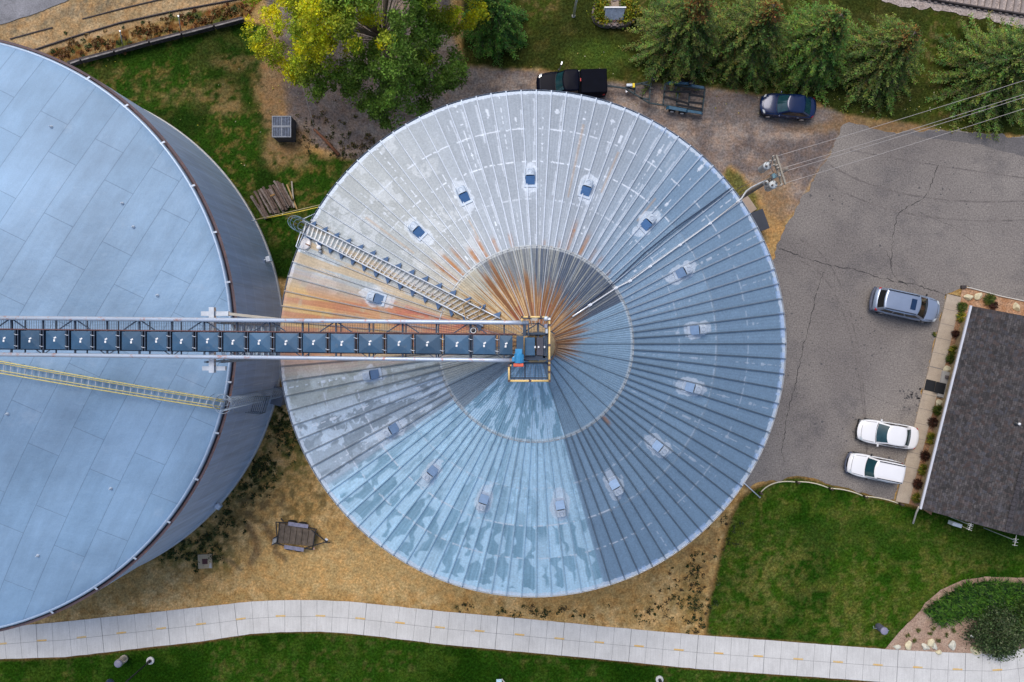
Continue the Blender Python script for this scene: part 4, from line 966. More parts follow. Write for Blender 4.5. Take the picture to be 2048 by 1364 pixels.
# lattice tower carrying the conveyor between tank and bin
TX = -14.22; TY = -.05; tw = thing('support_tower', 'slender steel lattice tower under the conveyor in the gap between the roofs', 'tower', (TX, TY, 0))
m = MB(); hw, hy = .34, .95; zt = 21.6
cor = [(-hw, -hy), (hw, -hy), (hw, hy), (-hw, hy)]
for (x, y) in cor: m.beam((x, y, 0), (x, y, zt), .10, .10, up=Vector((1, 0, 0)))
m.build('legs', M('tower_grey_blue', (.13, .2, .28), .5, .3, .1, 2), tw)
m = MB(); z = .8; k = 0
while z < zt - 1:
    for (a, b_) in ((0, 1), (1, 2), (2, 3), (3, 0)):
        p, q = cor[a], cor[b_]; m.beam((p[0], p[1], z), (q[0], q[1], z), .05, .05)
        if k % 2: p, q = q, p
        m.beam((p[0], p[1], z), (q[0], q[1], z + 1.1), .04, .04)
    z += 1.1; k += 1
m.build('bracing', M('pale_brace', (.36, .45, .52), .5, .3, .1, 2), tw)
m = MB(); m.beam((-.0, -1.45, zt), (0, 1.65, zt), .24, .25); m.beam((-.55, 1.35, zt - .1), (.75, 1.35, zt - .1), .22, .2); m.beam((-.5, -1.25, zt - .1), (.6, -1.25, zt - .1), .2, .16); m.build('cross_arm', galv, tw)
m = MB(); m.beam((.7, 1.35, zt - .1), (3.4, 1.05, zt - .5), .13, .13); m.build('outrigger', M('cream_tube', (.45, .42, .36), .6, .1, .1, 3), tw)

# ---------------------------------------------------------------- conduit and cable on the roof, pole, wires
t = thing('conduit', 'shiny silver conduit running down the upper right of the bin roof to the pole', 'conduit', roofP(1300, 520))
pts = [roofP(x, y, .14) for x, y in ((1145, 633), (1180, 610), (1232, 576), (1260, 562), (1300, 533), (1360, 490), (1420, 447), (1476, 403))]
MB().tube(pts, .035, 8).build('pipe', M('bright_conduit', (.85, .86, .88), .3, .4, .05, 3), t, True, off=t.location)
m = MB()
for p in pts[1:]: m.box(p - Vector((0, 0, .04)), (.2, .12, .1), rz=.6)
m.build('clips', galvlight, t, off=t.location)
e = P(1482, 398, 14.0); MB().tube([pts[-1], P(1483, 397, 14.1), P(1492, 383, 12.9), P(1502, 375, 12.0), P(1520, 366, 11.2), P(1531, 361, 10.6)], .05, 8).build('drop_hose', M('grey_hose', (.55, .56, .57), .5), t, True, off=t.location)
t = thing('power_cable', 'dark cable lying on the bin roof beside the silver conduit', 'cable', roofP(1330, 480))
m = MB(); m.tube([roofP(x, y, .10) for x, y in ((1150, 626), (1200, 588), (1232, 560), (1290, 505), (1352, 455), (1408, 415), (1462, 376))], .03, 6)
m.tube([roofP(x, y, .10) for x, y in ((1200, 592), (1250, 550), (1330, 478), (1400, 424), (1464, 380))], .015, 6); m.build('cable', M('navy_cable', (.03, .05, .10), .6), t, True, off=t.location)

pole = thing('utility_pole', 'wooden utility pole with twin crossarms and grey transformers at the right edge of the bin', 'utility pole', Vector((17.15, 10.75, 0))); UO = Vector(pole.location)
woodg = M('grey_weathered_wood', (.22, .19, .16), .85, 0, .25, 6)
MB().tube([(0, 0, -.2), (0, 0, 5), (0, 0, 11.4)], [.18, .16, .12], 12).build('pole', woodg, pole, True)
def arm(p, q, z, wd=.11): m = MB(); m.beam(P(*p, z), P(*q, z), wd, .13); m.build('crossarm', M('crossarm_wood', (.30, .27, .22), .85, 0, .25, 6), pole, off=UO)
arm((1552, 310), (1571, 369), 11.1); arm((1545, 312), (1564, 370), 10.8, .09)
tg = M('transformer_grey', (.56, .60, .62), .45, 0, .08, 3)
def transformer(px, py, zt, zb, r):
    top = P(px, py, zt); m = MB(); m.lathe([(r * .9, zb), (r, zb + .05), (r, zt - .12), (r * 1.06, zt - .1), (r * 1.06, zt - .03), (r * .8, zt + .04), (0, zt + .07)], 20, c=(top.x - UO.x, top.y - UO.y, 0)); tr = m.build('transformer', tg, pole, True)
    m = MB(); 
    for dx in (-.12, .14): m.lathe([(.05, 0), (.06, .05), (.04, .1), (.06, .15), (.03, .22), (0, .24)], 10, c=(top.x - UO.x + dx, top.y - UO.y + dx * .6, zt + .03))
    m.build('bushing', M('bushing_brown', (.22, .18, .16), .4), tr, True)
transformer(1535, 331, 10.4, 9.3, .24); transformer(1547, 369, 10.4, 9.4, .25); transformer(1559, 348, 10.6, 10.1, .12); transformer(1534, 364, 9.9, 9.4, .11)
m = MB()
for (x, y) in ((1546, 313), (1549, 321), (1553, 331), (1555, 336), (1559, 352), (1563, 369), (1547, 330), (1540, 322), (1561, 371)):
    v = P(x, y, 11.0); m.lathe([(.035, -.1), (.06, 0), (.03, .04), (.055, .1), (.02, .16), (0, .17)], 10, c=(v.x - UO.x, v.y - UO.y, 11.0))
m.build('insulators', M('cream_porcelain', (.6, .55, .48), .3), pole, True)
m = MB()
for pts_ in ([(1538, 330), (1543, 338), (1547, 345)], [(1540, 322), (1533, 325), (1530, 332)], [(1546, 313), (1543, 325), (1540, 332)], [(1548, 364), (1545, 355), (1541, 350)], [(1553, 335), (1556, 340), (1555, 346)], [(1528, 371), (1533, 376), (1540, 372)], [(1561, 369), (1555, 374), (1550, 372)], [(1539, 325), (1538, 317)]):
    m.tube([P(x, y, 10.9 - .15 * i) for i, (x, y) in enumerate(pts_)], .018, 5)
m.tube([P(1541, 350, 10.3), P(1546, 356, 10.2), P(1543, 362, 10.1)], .05, 6); m.build('jumper_wires', M('jumper', (.12, .13, .15), .5), pole, True, off=UO)
m = MB(); m.box(P(1547, 352, 10.2) - UO, (.22, .3, .25), rz=.3); m.build('junction_box', M('teal_box', (.2, .36, .42), .5), pole, bevel=.02)
wirem = M('aluminium_wire', (.50, .46, .43), .4, .3, .05, 5)
wl = ['topmost of the pale overhead wires leaving the crossarm', 'upper wire of the close middle pair of overhead wires', 'lower wire of the close middle pair of overhead wires', 'lowest of the pale overhead wires crossing the lot']
for (a, b_, lb) in (((1554, 312), (2048, 159), wl[0]), ((1562, 337), (2048, 187), wl[1]), ((1562, 345), (2048, 193), wl[2]), ((1571, 366), (2048, 216), wl[3])):
    k = 1.35; e = (a[0] + (b_[0] - a[0]) * k, a[1] + (b_[1] - a[1]) * k); p = P(*a, 11.15); q = P(*e, 10.9)
    o = MB().tube([p.lerp(q, i / 14) - Vector((0, 0, .6 * math.sin(PI * i / 14))) for i in range(15)], .014, 6).build('overhead_wire', wirem, None, True, off=p)
    o.location = p; tag(o, lb, 'wire', 'overhead wires from the pole')
for i, (a, b_) in enumerate((((1545, 342), (1470, 380)), ((1545, 344), (1475, 387)))):
    p = P(*a, 10.6); q = P(*b_, 6.0); o = MB().tube([p, p.lerp(q, .5) - Vector((0, 0, .1)), q], .016, 5).build('service_wire', wirem, None, True, off=p); o.location = p
    tag(o, 'thin service wire from the transformers down behind the bin edge, %s one' % ('upper', 'lower')[i], 'wire', 'service wires')
# dark cabinet and beige post by the eave
t = thing('electrical_cabinet', 'black cabinet peeking out under the right eave of the ribbed bin', 'cabinet', P(1508, 447, 0), R_(20))
MB().box((0, 0, .65), (.9, 1.5, 1.3)).build('body', M('black_cabinet', (.02, .025, .035), .5, 0, .3, 2), t, bevel=.02); MB().box((0, 0, 1.32), (1.0, 1.6, .05)).build('lid', M('cabinet_lid', (.03, .035, .05), .5), t, bevel=.01)
t = thing('concrete_block', 'small beige concrete block beside the grass at the right eave', 'block', P(1493, 412, 0), R_(-55))
MB().box((0, 0, .2), (1.3, .8, .4)).build('block', M('beige_block', (.36, .28, .22), .9, 0, .1, 4), t, bevel=.03)
# ---------------------------------------------------------------- vehicles (local +x = front)
glassm = M('teal_tinted_glass', (.012, .05, .062), .06, 0, .25, 2, spec=.8)
dglass = M('black_tinted_glass', (.008, .010, .012), .08, 0, .2, 2, spec=.6)
chrome = M('chrome', (.75, .76, .78), .2, .8, .05, 4); redl = M('red_lens', (.45, .01, .015), .2); headl = M('headlight_lens', (.62, .66, .68), .12, .2, .1, 6)
def car(name, label, cat, loc, rz, Ln, W, paint, belt, roofz, hood, xc, gl=glassm, rear_bulge=.10, nose=.34, tail=.22, group=None, front_bumper=None, rear_bumper=None, rails=False, sun=False, suv=False, rr_=.31, pillars=(.10,), grille=None, rearwin=True):
    """xc = (rear bottom, rear top, front top, front bottom) of the cabin, hood = (z at nose, z at windscreen)"""
    t = thing(name, label, cat, loc, rz, group); hl = Ln / 2; hw = W / 2
    xr0, xr1, xf1, xf0 = xc
    def halfw(x):
        u = x / hl
        if u > .45: return hw * (1 - .20 * ((u - .45) / .55) ** 2.2)
        if u < -.5: return hw * (1 - .13 * ((-u - .5) / .5) ** 2.4)
        return hw
    def bow(side):        # plan rounding of the ends
        return nose if side > 0 else tail
    def topz(x):
        if x > xf0: k = (x - xf0) / (hl - xf0); return hood[1] + (hood[0] - hood[1]) * k ** 1.6
        if x < xr0: k = (xr0 - x) / (hl + xr0 + 1e-6) if hl + xr0 > .05 else 0; return belt[0] + (belt[1] - belt[0]) * min(1, k)
        return hood[1] + (belt[0] - hood[1]) * (xf0 - x) / (xf0 - xr0)
    nx, ns = 34, 20
    def body(u, v):
        s = (u - .5) * 2; x0 = s * hl * .999
        # v runs round the section from sill (left) over the top to sill (right)
        w_ = halfw(x0); zt = topz(x0); a = v * 2 - 1; sgn = 1 if a > 0 else -1; aa = abs(a)
        if aa > .80: f = (aa - .80) / .20; y = w_ * (.985 - .03 * f); z = .52 - .27 * f
        elif aa > .62: f = (aa - .62) / .18; y = w_ * (1.0 - .015 * f + .0); z = zt - .14 - (zt - .14 - .52) * f
        elif aa > .52: f = (aa - .52) / .10; y = w_ * (.945 + .055 * f ** .6); z = zt - .02 - .12 * f ** 1.5
        else: f = aa / .52; y = w_ * .945 * f; z = zt + .035 * (1 - f * f) - .02 * f ** 4
        # shorten the ends towards the corners, and tuck the bumper ends in
        b = bow(s); k = abs(s) ** 5; x = x0 - (1 if s > 0 else -1) * b * k * (abs(y) / hw) ** 2.6
        if abs(s) > .93: e = (abs(s) - .93) / .07; z = z if z < .5 else .5 + (z - .5) * (1 - .28 * e * e)
        return Vector((x, -sgn * y, z))
    m = MB(); m.grid(body, nx, ns)
    # close ends and belly
    n1_ = ns + 1
    ends = [[body(e, k / ns) for k in range(ns + 1)] for e in (0, 1)]
    m.add(ends[0], [tuple(range(n1_))]); m.add(ends[1], [tuple(range(n1_))[::-1]])
    bd = m.build('body', paint, t, True); fixn(bd)
    m = MB(); m.box((0, 0, .27), (Ln * .93, W * .86, .14)); m.build('underbody', black, t)
    # cabin
    wb = hw * .93; wt = hw * (.80 if not suv else .84); zb0 = belt[0] - .03
    def ring(tt, side, v):
        zz = zb0 + (roofz - zb0) * tt; w_ = wb + (wt - wb) * tt ** 1.1; xf = xf0 + (xf1 - xf0) * tt; xr = xr0 + (xr1 - xr0) * tt
        cf = .20 if not suv else .17; cr_ = rear_bulge; q = 2 * v - 1; e = .93
        if side == 0: return Vector((xf - cf * abs(q) ** 2.2, w_ * e * q, zz))
        if side == 2: return Vector((xr + cr_ * abs(q) ** 2.2, -w_ * e * q, zz))
        x0, x1 = xr + cr_, xf - cf
        if side == 1: return Vector((x1 + (x0 - x1) * v, w_ * (e + (1 - e) * (1 - q ** 4)), zz))
        return Vector((x0 + (x1 - x0) * v, -w_ * (e + (1 - e) * (1 - q ** 4)), zz))
    def cab(u, v):
        s4 = u * 4; sd2 = min(3, int(s4)); f = s4 - sd2
        if v <= .6: return ring(v / .6, sd2, f)
        k = (v - .6) / .4; p = ring(1, sd2, f); cx = (xr1 + xf1) / 2; s_ = 1 - k
        q = Vector((cx + (p.x - cx) * s_, p.y * s_, roofz + (.055 * (1 - s_ ** 2.2)))); return q
    m = MB(); m.grid(cab, 48, 20, closeu=True); cb_ = m.build('cabin', paint, t, True); fixn(cb_)
    def pane(nm, side, v0, v1, t0, t1, mat, off=.012, taperin=0.0):
        m = MB()
        def g(u, v):
            tt = t0 + (t1 - t0) * v; vv = v0 + (v1 - v0) * u
            if taperin: c_ = (v0 + v1) / 2; vv = c_ + (vv - c_) * (1 - taperin * v)
            p = ring(tt, side, vv); d = {0: Vector((1, 0, .5)), 2: Vector((-1, 0, .5)), 1: Vector((0, 1, .35)), 3: Vector((0, -1, .35))}[side].normalized()
            return p + d * off
        m.grid(g, 12, 6); return m.build(nm, mat, t, True)
    pane('windscreen', 0, .05, .95, .06, .94, gl)
    if rearwin: pane('rear_window', 2, .09, .91, .12, .92, gl)
    for s_ in (1, 3):
        cuts = [.04] + list(pillars) + [.96]
        for a, b_ in zip(cuts[:-1], cuts[1:]):
            pane('side_window', s_, a + .012, b_ - .012, .12, .86, dglass, .012, .06)
    # wheels
    for sx in (.62, -.60):
        for sy in (1, -1):
            x = sx * hl; y = sy * (hw - .10); m = MB()
            prof = [(.0, -.11), (rr_ * .7, -.11), (rr_, -.09), (rr_, .09), (rr_ * .7, .11), (0, .11)]
            vs_ = []; m.lathe(prof, 24); m.v = [(x + v[0], y + v[2] * 1.0, rr_ + v[1]) for v in m.v]; wh = m.build('wheel', rubber, t, True)
            m = MB(); m.lathe([(0, .0), (rr_ * .2, .02), (rr_ * .62, .0), (rr_ * .66, -.02)], 20); m.v = [(x + v[0], y + sy * (.115 + v[2]), rr_ + v[1]) for v in m.v]; m.build('rim', chrome, wh, True)
    # lights
    def surf(x, y, dz=.012):
        zt = topz(x); return Vector((x, y, zt + dz))
    for sy in (1, -1):
        m = MB(); yy = hw * .62 * sy
        q = [body(.965, .5 - sy * k) for k in (.17, .20, .23, .26, .285)] ; q2 = [body(.925, .5 - sy * k) for k in (.19, .215, .24, .262, .285)]
        vv = [p + Vector((.02, 0, .018)) for p in q + q2]; m.add(vv, [(i, i + 1, i + 6, i + 5) for i in range(4)]); m.build('headlight', headl, t, True)
        q = [body(.02, .5 - sy * k) for k in (.22, .25, .28, .31, .34)] ; q2 = [body(.055, .5 - sy * k) for k in (.24, .262, .285, .31, .34)]
        vv = [p + Vector((-.015, sy * .012, .015)) for p in q + q2]; m = MB(); m.add(vv, [(i, i + 1, i + 6, i + 5) for i in range(4)]); m.build('taillight', redl, t, True)
        mx_ = xf0 - .32; m = MB(); m.box((mx_, sy * (hw + .06), belt[0] + .06), (.12, .2, .13), taper=.8); m.build('mirror', paint if not suv else black, t, bevel=.03)
        # door handles / sill trim
        m = MB(); 
        for hx in (xf0 - 1.05, xr0 + .95 if xr0 + .95 < xf0 - 1.3 else xf0 - 1.9): m.box((hx, sy * (hw + .004), belt[0] - .16), (.16, .03, .03))
        m.build('door_handle', chrome, t)
    if grille is not None:
        m = MB(); m.add([body(.999, .5 + k * .12) + Vector((.02, 0, dz)) for k, dz in ((-1, .0), (1, .0), (1, -.28), (-1, -.28))], [(0, 1, 2, 3)]); m.build('grille', grille, t)
    # hood shut line and wiper well
    m = MB(); m.tube([surf(xf0 - .03 - .14 * abs(q) ** 2.2, q * wb * .9, .02) for q in [i / 8 - 1 for i in range(17)]], .022, 5); m.build('wiper_cowl', black, t, True)
    m = MB()
    for sy in (1, -1): m.tube([surf(xf0 + (hl * .80 - xf0) * k / 6, sy * halfw(xf0) * (.84 - .05 * k / 6), .008) for k in range(7)], .012, 4)
    m.tube([body(.945, .24 + .52 * k / 12) + Vector((0, 0, .006)) for k in range(13)], .014, 4)
    m.build('bonnet_seam', M('dark_seam_gap', (.05, .05, .06), .8), t)  # dark line along the bonnet joints
    if front_bumper:
        m = MB(); m.tube([Vector((hl * .985 - nose * abs(q) ** 2.6 * .95, q * hw * .92, .48)) for q in [i / 8 - 1 for i in range(17)]], .11, 8); m.build('front_bumper', front_bumper, t, True)
    if rear_bumper:
        m = MB(); m.tube([Vector((-hl * 1.0 + tail * abs(q) ** 2.6 * .9, q * hw * .93, .50)) for q in [i / 8 - 1 for i in range(17)]], .13, 8); m.build('rear_bumper', rear_bumper, t, True)
    if rails:
        for sy in (1, -1): m = MB(); m.beam((xr1 + .12, sy * wt * .86, roofz + .06), (xf1 - .22, sy * wt * .86, roofz + .06), .06, .05); m.build('roof_rail', black, t)
    if sun:
        m = MB(); m.box((xf1 - .55, 0, roofz + .052), (.42, W * .42, .012)); m.build('sunroof', M('sunroof_glass', (.01, .03, .08), .1), t, bevel=.004)
    return t
def carloc(px, py, z=.8): p = P(px, py, z); return (p.x, p.y, 0)
wp = M('white_car_paint', (.82, .82, .83), .25, 0, .02, 1, coat=.5)
bp = M('dark_blue_car_paint', (.004, .016, .07), .18, .2, .1, 1, coat=.4); kp = M('blue_black_car_paint', (.002, .003, .010), .45, 0, .1, 1, spec=.08)
gp = M('silver_blue_car_paint', (.33, .39, .50), .28, .5, .05, 1, coat=.5); dgp = M('dark_bumper_plastic', (.07, .08, .12), .6)
car('parked_sedan', 'white sedan with teal windscreen parked beside the sidewalk, upper of the two white cars', 'car', carloc(1777, 868.5), R_(170.8), 4.78, 1.86, wp, (.92, .88), 1.42, (.70, .93), (-1.72, -1.05, .38, 1.12), nose=.42, tail=.30, pillars=(.52,), grille=black)
car('parked_suv', 'white boxy sport utility vehicle with dark bumper, lower of the two white cars', 'car', carloc(1749.5, 936), R_(168.4), 4.28, 1.80, wp, (1.02, .98), 1.70, (.88, 1.04), (-2.06, -1.86, .45, .92), suv=True, rear_bulge=.05, nose=.26, tail=.10, front_bumper=dgp, rails=True, rr_=.36, pillars=(.36, .66), grille=black)
car('parked_wagon', 'silver-blue full-size wagon with sunroof, nosed towards the sidewalk', 'car', carloc(1813, 610.5), R_(-12.2), 5.25, 1.98, gp, (1.08, .98), 1.80, (.92, 1.06), (-2.44, -2.25, .50, 1.50), gl=dglass, suv=True, rear_bulge=.10, nose=.40, tail=.16, rear_bumper=dgp, rails=True, sun=True, rr_=.38, pillars=(.32, .62))
car('parked_sedan', 'shiny dark blue sedan parked on the gravel drive below the spruces', 'car', carloc(1577, 211), R_(174.6), 4.35, 1.74, bp, (.90, .88), 1.40, (.68, .92), (-1.78, -1.05, .28, 1.02), nose=.42, tail=.30, pillars=(.5,))
# pickup
pk = car('pickup_truck', 'black pickup truck with covered bed, partly hidden by the top of the ribbed bin', 'pickup truck', carloc(1142.5, 168.5, .9), R_(181.5), 5.45, 1.95, kp, (1.12, 1.12), 1.80, (.98, 1.14), (-.62, -.52, .72, 1.30), suv=True, rear_bulge=.04, nose=.26, tail=.05, rr_=.39, pillars=(.35, .64))
m = MB(); m.box((-1.70, 0, 1.33), (2.02, 1.84, .46)); m.build('bed_cover', M('black_bed_cover', (.002, .003, .008), .6, 0, .2, 2, spec=.06), pk, bevel=.06)
m = MB(); m.box((-.64, 0, 1.77), (.06, .24, .05)); m.build('brake_light', redl, pk)
m = MB(); m.tube([(.92, -.98, 1.2), (.80, -1.35, 1.25)], .035, 6); m.build('mirror_arm', black, pk); m = MB(); m.box((.74, -1.48, 1.27), (.12, .26, .2), rz=-.3); m.build('towing_mirror', chrome, pk, bevel=.02)

# trailers
def trailer_obj(name, label, cat, cxy): p = P(*cxy, 0); return thing(name, label, cat, p), Vector(p)
teal = M('teal_fender_paint', (.02, .085, .15), .45, .1, .3, 4); tfr = M('black_teal_frame', (.015, .035, .045), .6, .1, .3, 4)
t, TO = trailer_obj('boat_trailer', 'empty black boat trailer frame with teal fenders hitched behind the pickup', 'trailer', (1330, 190))
def W_(x, y, z=.55): return P(x, y, z) - TO
def cc(x, y, z=.55): return W_(1200 + x / 8.533, 140 + y / 8.533, z)     # points read from an enlarged detail of the photograph
m = MB()
for a, b_ in (((100, 266), (430, 310)), ((430, 312), (840, 565)), ((430, 300), (650, 238)), ((650, 240), (880, 188)), ((840, 565), (1100, 605)), ((600, 255), (592, 410)), ((870, 195), (835, 560)), ((700, 235), (865, 265)), ((680, 478), (835, 498)), ((1112, 235), (1075, 600)), ((470, 300), (600, 330)),
             ((1330, 390), (1305, 600)), ((1530, 400), (1505, 640)), ((1790, 330), (1742, 712)), ((1100, 600), (1742, 712)), ((1112, 235), (1795, 330)), ((1300, 250), (1290, 330))):
    m.beam(cc(*a), cc(*b_), .11, .10)
m.build('frame', tfr, t)
for a, b_ in (((1095, 358), (1560, 378)), ((1090, 452), (1520, 575)), ((1305, 590), (1745, 668)), ((1530, 418), (1775, 455)), ((1520, 548), (1750, 575))):
    m = MB(); m.beam(cc(*a, .72), cc(*b_, .72), .16, .07); m.build('bunk', M('carpeted_bunk', (.012, .014, .018), .95), t, bevel=.01)
def fender(a, b_, wd=.26, z=.72): m = MB(); m.beam(cc(*a, z), cc(*b_, z), wd, .05); d = (cc(*b_, z) - cc(*a, z)).normalized(); m.beam(cc(*a, z), cc(*a, z) - d * .18 - Vector((0, 0, .25)), wd, .04); m.beam(cc(*b_, z), cc(*b_, z) + d * .15 - Vector((0, 0, .25)), wd, .04); m.build('fender', teal, t, bevel=.01)
fender((1180, 640), (1470, 690)); fender((1500, 700), (1730, 735), .2, .6); fender((1190, 215), (1500, 230), .2); fender((1560, 265), (1770, 300), .2, .6)
for (x, y) in ((1230, 695), (1400, 725), (1380, 190), (1560, 210)):
    c0 = cc(x, y, .3); m = MB(); m.lathe([(0, -.09), (.2, -.09), (.28, -.07), (.28, .07), (.2, .09), (0, .09)], 20); q = Matrix.Rotation(R_(-8.5), 3, 'Z') @ Matrix.Rotation(R_(90), 3, 'X'); m.v = [tuple(q @ Vector(v) + Vector((c0.x, c0.y, .3))) for v in m.v]; wh = m.build('wheel', rubber, t, True)
    m = MB(); m.lathe([(0, .10), (.12, .10), (.15, .09)], 16); m.v = [tuple(q @ Vector((v[0], v[1], v[2])) + Vector((c0.x, c0.y, .3))) for v in m.v]; m.build('rim', white, wh, True)
m = MB(); m.box(cc(500, 260, .85), (.45, .2, .22)); m.build('winch', M('winch_white', (.6, .65, .7), .4), t, bevel=.03); m = MB(); m.box(cc(575, 265, .9), (.18, .34, .16)); m.build('strap_reel', M('bright_yellow_strap', (.75, .55, .02), .6), t, bevel=.03)
m = MB(); m.lathe([(0, 0), (.14, 0), (.2, .05), (.2, .12), (.1, .14), (0, .14)], 18, c=tuple(cc(915, 155, .7))); m.build('spare_wheel', rubber, t, True)
m = MB(); m.lathe([(0, 0), (.07, 0), (.07, .3), (0, .3)], 10, c=tuple(cc(445, 385, .2))); m.beam(cc(440, 340, .5), cc(445, 385, .5), .04, .04); m.build('jockey_wheel', chrome, t)
m = MB()
for q in ((880, 315), (875, 410)): m.box(cc(*q, .6), (.28, .12, .12))
m.build('bow_stop', black, t)

t, TO = trailer_obj('flatbed_trailer', 'small black flatbed trailer with worn plank deck parked on the tan ground', 'trailer', (597, 1075))
def cc(x, y, z=.5): return W_(530 + x / 13.64, 1020 + y / 13.64, z)
plank = M('weathered_plank', (.115, .09, .07), .9, 0, .45, 3, .3)
c0, c1, c2, c3 = cc(400, 350), cc(1370, 560), cc(1310, 985), cc(330, 890)
for k in range(6):
    f0, f1 = k / 6 + .006, (k + 1) / 6 - .006; m = MB()
    q = [c0.lerp(c1, f0), c0.lerp(c1, f1), c3.lerp(c2, f1), c3.lerp(c2, f0)]; m.prism([(v.x, v.y) for v in q], .50, .545); fixn(m.build('deck_board', plank, t))
m = MB()
for a, b_ in (((300, 330), (600, 350)), ((300, 330), (340, 890)), ((400, 330), (345, 880)), ((300, 895), (480, 960)), ((1370, 560), (1310, 990)), ((600, 350), (1420, 530)), ((480, 960), (1300, 1075)), ((1265, 540), (1660, 850)), ((1100, 1035), (1660, 870)), ((1400, 530), (1380, 600)), ((1300, 985), (1310, 1080)), ((1640, 860), (1780, 885)), ((180, 960), (300, 895)), ((215, 780), (340, 710)), ((430, 230), (510, 310))):
    m.beam(cc(*a, .55), cc(*b_, .55), .07, .08)
m.build('frame', black, t)
for (a, b_) in (((630, 370), (1180, 450)), ((520, 1000), (1060, 1085))):
    m = MB(); m.beam(cc(*a, .70), cc(*b_, .70), .30, .04); m.build('fender', M('faded_lilac_fender', (.20, .20, .28), .6, 0, .3, 4), t, bevel=.01)
for (x, y) in ((740, 325), (1030, 375), (680, 1040), (920, 1080)):
    c0 = cc(x, y, .3); m = MB(); m.lathe([(0, -.10), (.22, -.10), (.31, -.08), (.31, .08), (.22, .10), (0, .10)], 20); q = Matrix.Rotation(R_(-9), 3, 'Z') @ Matrix.Rotation(R_(90), 3, 'X'); m.v = [tuple(q @ Vector(v) + Vector((c0.x, c0.y, .31))) for v in m.v]; m.build('wheel', rubber, t, True)
m = MB(); v = [cc(215, 790, .3), cc(340, 715, .5), cc(300, 890, .5), cc(190, 940, .3)]; m.add(v + [w_ - Vector((0, 0, .04)) for w_ in v], [(0, 1, 2, 3), (7, 6, 5, 4), (0, 4, 5, 1), (2, 6, 7, 3), (1, 5, 6, 2), (3, 7, 4, 0)]); m.build('loading_ramp', M('pale_ramp', (.30, .31, .32), .6, .1, .3, 5), t)
m = MB(); m.box(cc(1680, 800, .62), (.22, .14, .12), rz=-.5); m.build('jack', galvlight, t, bevel=.02); m = MB(); m.box(cc(1670, 860, .6), (.2, .2, .14)); m.build('coupler', black, t, bevel=.02)
m = MB(); m.box(cc(1340, 1050, .55), (.08, .14, .12)); m.build('marker_lamp', M('pinkish_lamp', (.5, .32, .28), .4), t)

# ---------------------------------------------------------------- house
hA = P(1944, 612, 2.5); hB = P(1843, 1018, 2.5); ul = (hB - hA); ul.z = 0; HL = ul.length; ul.normalize(); vr = Vector((-ul.y, ul.x, 0))
if vr.x < 0: vr = -vr
house = thing('house', 'low building with dark brown shingle roof and cream eave at the right edge', 'house', (hA.x, hA.y, 0)); HR = 5.3; HS = .33
def hp_(d, l, z): return vr * d + ul * l + Vector((0, 0, z))
shm, nt, b = newmat('dark_brown_shingles')
geo = nt.nodes.new('ShaderNodeTexCoord'); mp = nt.nodes.new('ShaderNodeMapping'); mp.inputs['Rotation'].default_value = (0, 0, -math.atan2(ul.y, ul.x)); L(nt, geo.outputs['Object'], mp.inputs[0])
br = nt.nodes.new('ShaderNodeTexBrick'); br.inputs['Scale'].default_value = 1; br.inputs['Brick Width'].default_value = .30; br.inputs['Row Height'].default_value = .145; br.inputs['Mortar Size'].default_value = .012; br.inputs['Color1'].default_value = (.036, .033, .034, 1); br.inputs['Color2'].default_value = (.078, .071, .071, 1); br.inputs['Mortar'].default_value = (.022, .02, .022, 1); br.inputs['Bias'].default_value = -.1
L(nt, mp.outputs[0], br.inputs['Vector'])
vo = nt.nodes.new('ShaderNodeTexVoronoi'); vo.inputs['Scale'].default_value = 4.2; L(nt, mp.outputs[0], vo.inputs['Vector']); sv = nt.nodes.new('ShaderNodeSeparateColor'); L(nt, vo.outputs['Color'], sv.inputs[0])
c_ = mixc(nt, 1.0, br.outputs[0], ramp(nt, sv.outputs[0], [(.0, .6), (.5, .9), (1.0, 1.4)]), 'MULTIPLY')
c_ = mixc(nt, ramp(nt, sv.outputs[1], [(.6, 0.0), (1.0, .5)]), c_, (.07, .045, .04)); c_ = mixc(nt, ramp(nt, sv.outputs[2], [(.7, 0.0), (1.0, .5)]), c_, (.06, .065, .085))
c_ = mixc(nt, 1.0, c_, ramp(nt, noise(nt, 18, 4, .8), [(.3, .7), (.7, 1.35)]), 'MULTIPLY')
L(nt, c_, b.inputs['Base Color']); b.inputs['Roughness'].default_value = .9; bump(nt, b, br.outputs['Fac'], -.5, .02)
m = MB(); e0, e1 = 0, HL
v = [hp_(0, e0, 2.5), hp_(0, e1, 2.5), hp_(HR, e1, 2.5 + HS * HR), hp_(HR, e0, 2.5 + HS * HR), hp_(2 * HR, e1, 2.5), hp_(2 * HR, e0, 2.5)]
v2 = [p - Vector((0, 0, .12)) for p in v]
m.add(v + v2, [(0, 1, 2, 3), (3, 2, 4, 5), (6, 9, 8, 7), (9, 11, 10, 8), (0, 6, 7, 1), (5, 4, 10, 11), (1, 7, 8, 2), (2, 8, 10, 4), (0, 3, 9, 6), (3, 5, 11, 9)])
rf = fixn(m.build('roof', shm, house))
m = MB()
for k in range(int(HL / .3)): m.box(hp_(HR, .15 + k * .3, 2.5 + HS * HR + .02), (.26, .36, .03), rz=math.atan2(ul.y, ul.x))
m.build('ridge_caps', M('ridge_shingle', (.05, .045, .05), .9, 0, .5, 6), rf)
m = MB(); m.beam(hp_(-.07, -.02, 2.47), hp_(-.07, HL + .02, 2.47), .15, .12); m.build('gutter', M('pale_gutter', (.62, .63, .68), .4, .1, .05, 2), rf)
m = MB(); w0 = 1.2
q = [hp_(w0, .5, 0), hp_(2 * HR - w0, .5, 0), hp_(2 * HR - w0, HL - .5, 0), hp_(w0, HL - .5, 0)]; m.prism([(a.x, a.y) for a in q], 0, 2.42)
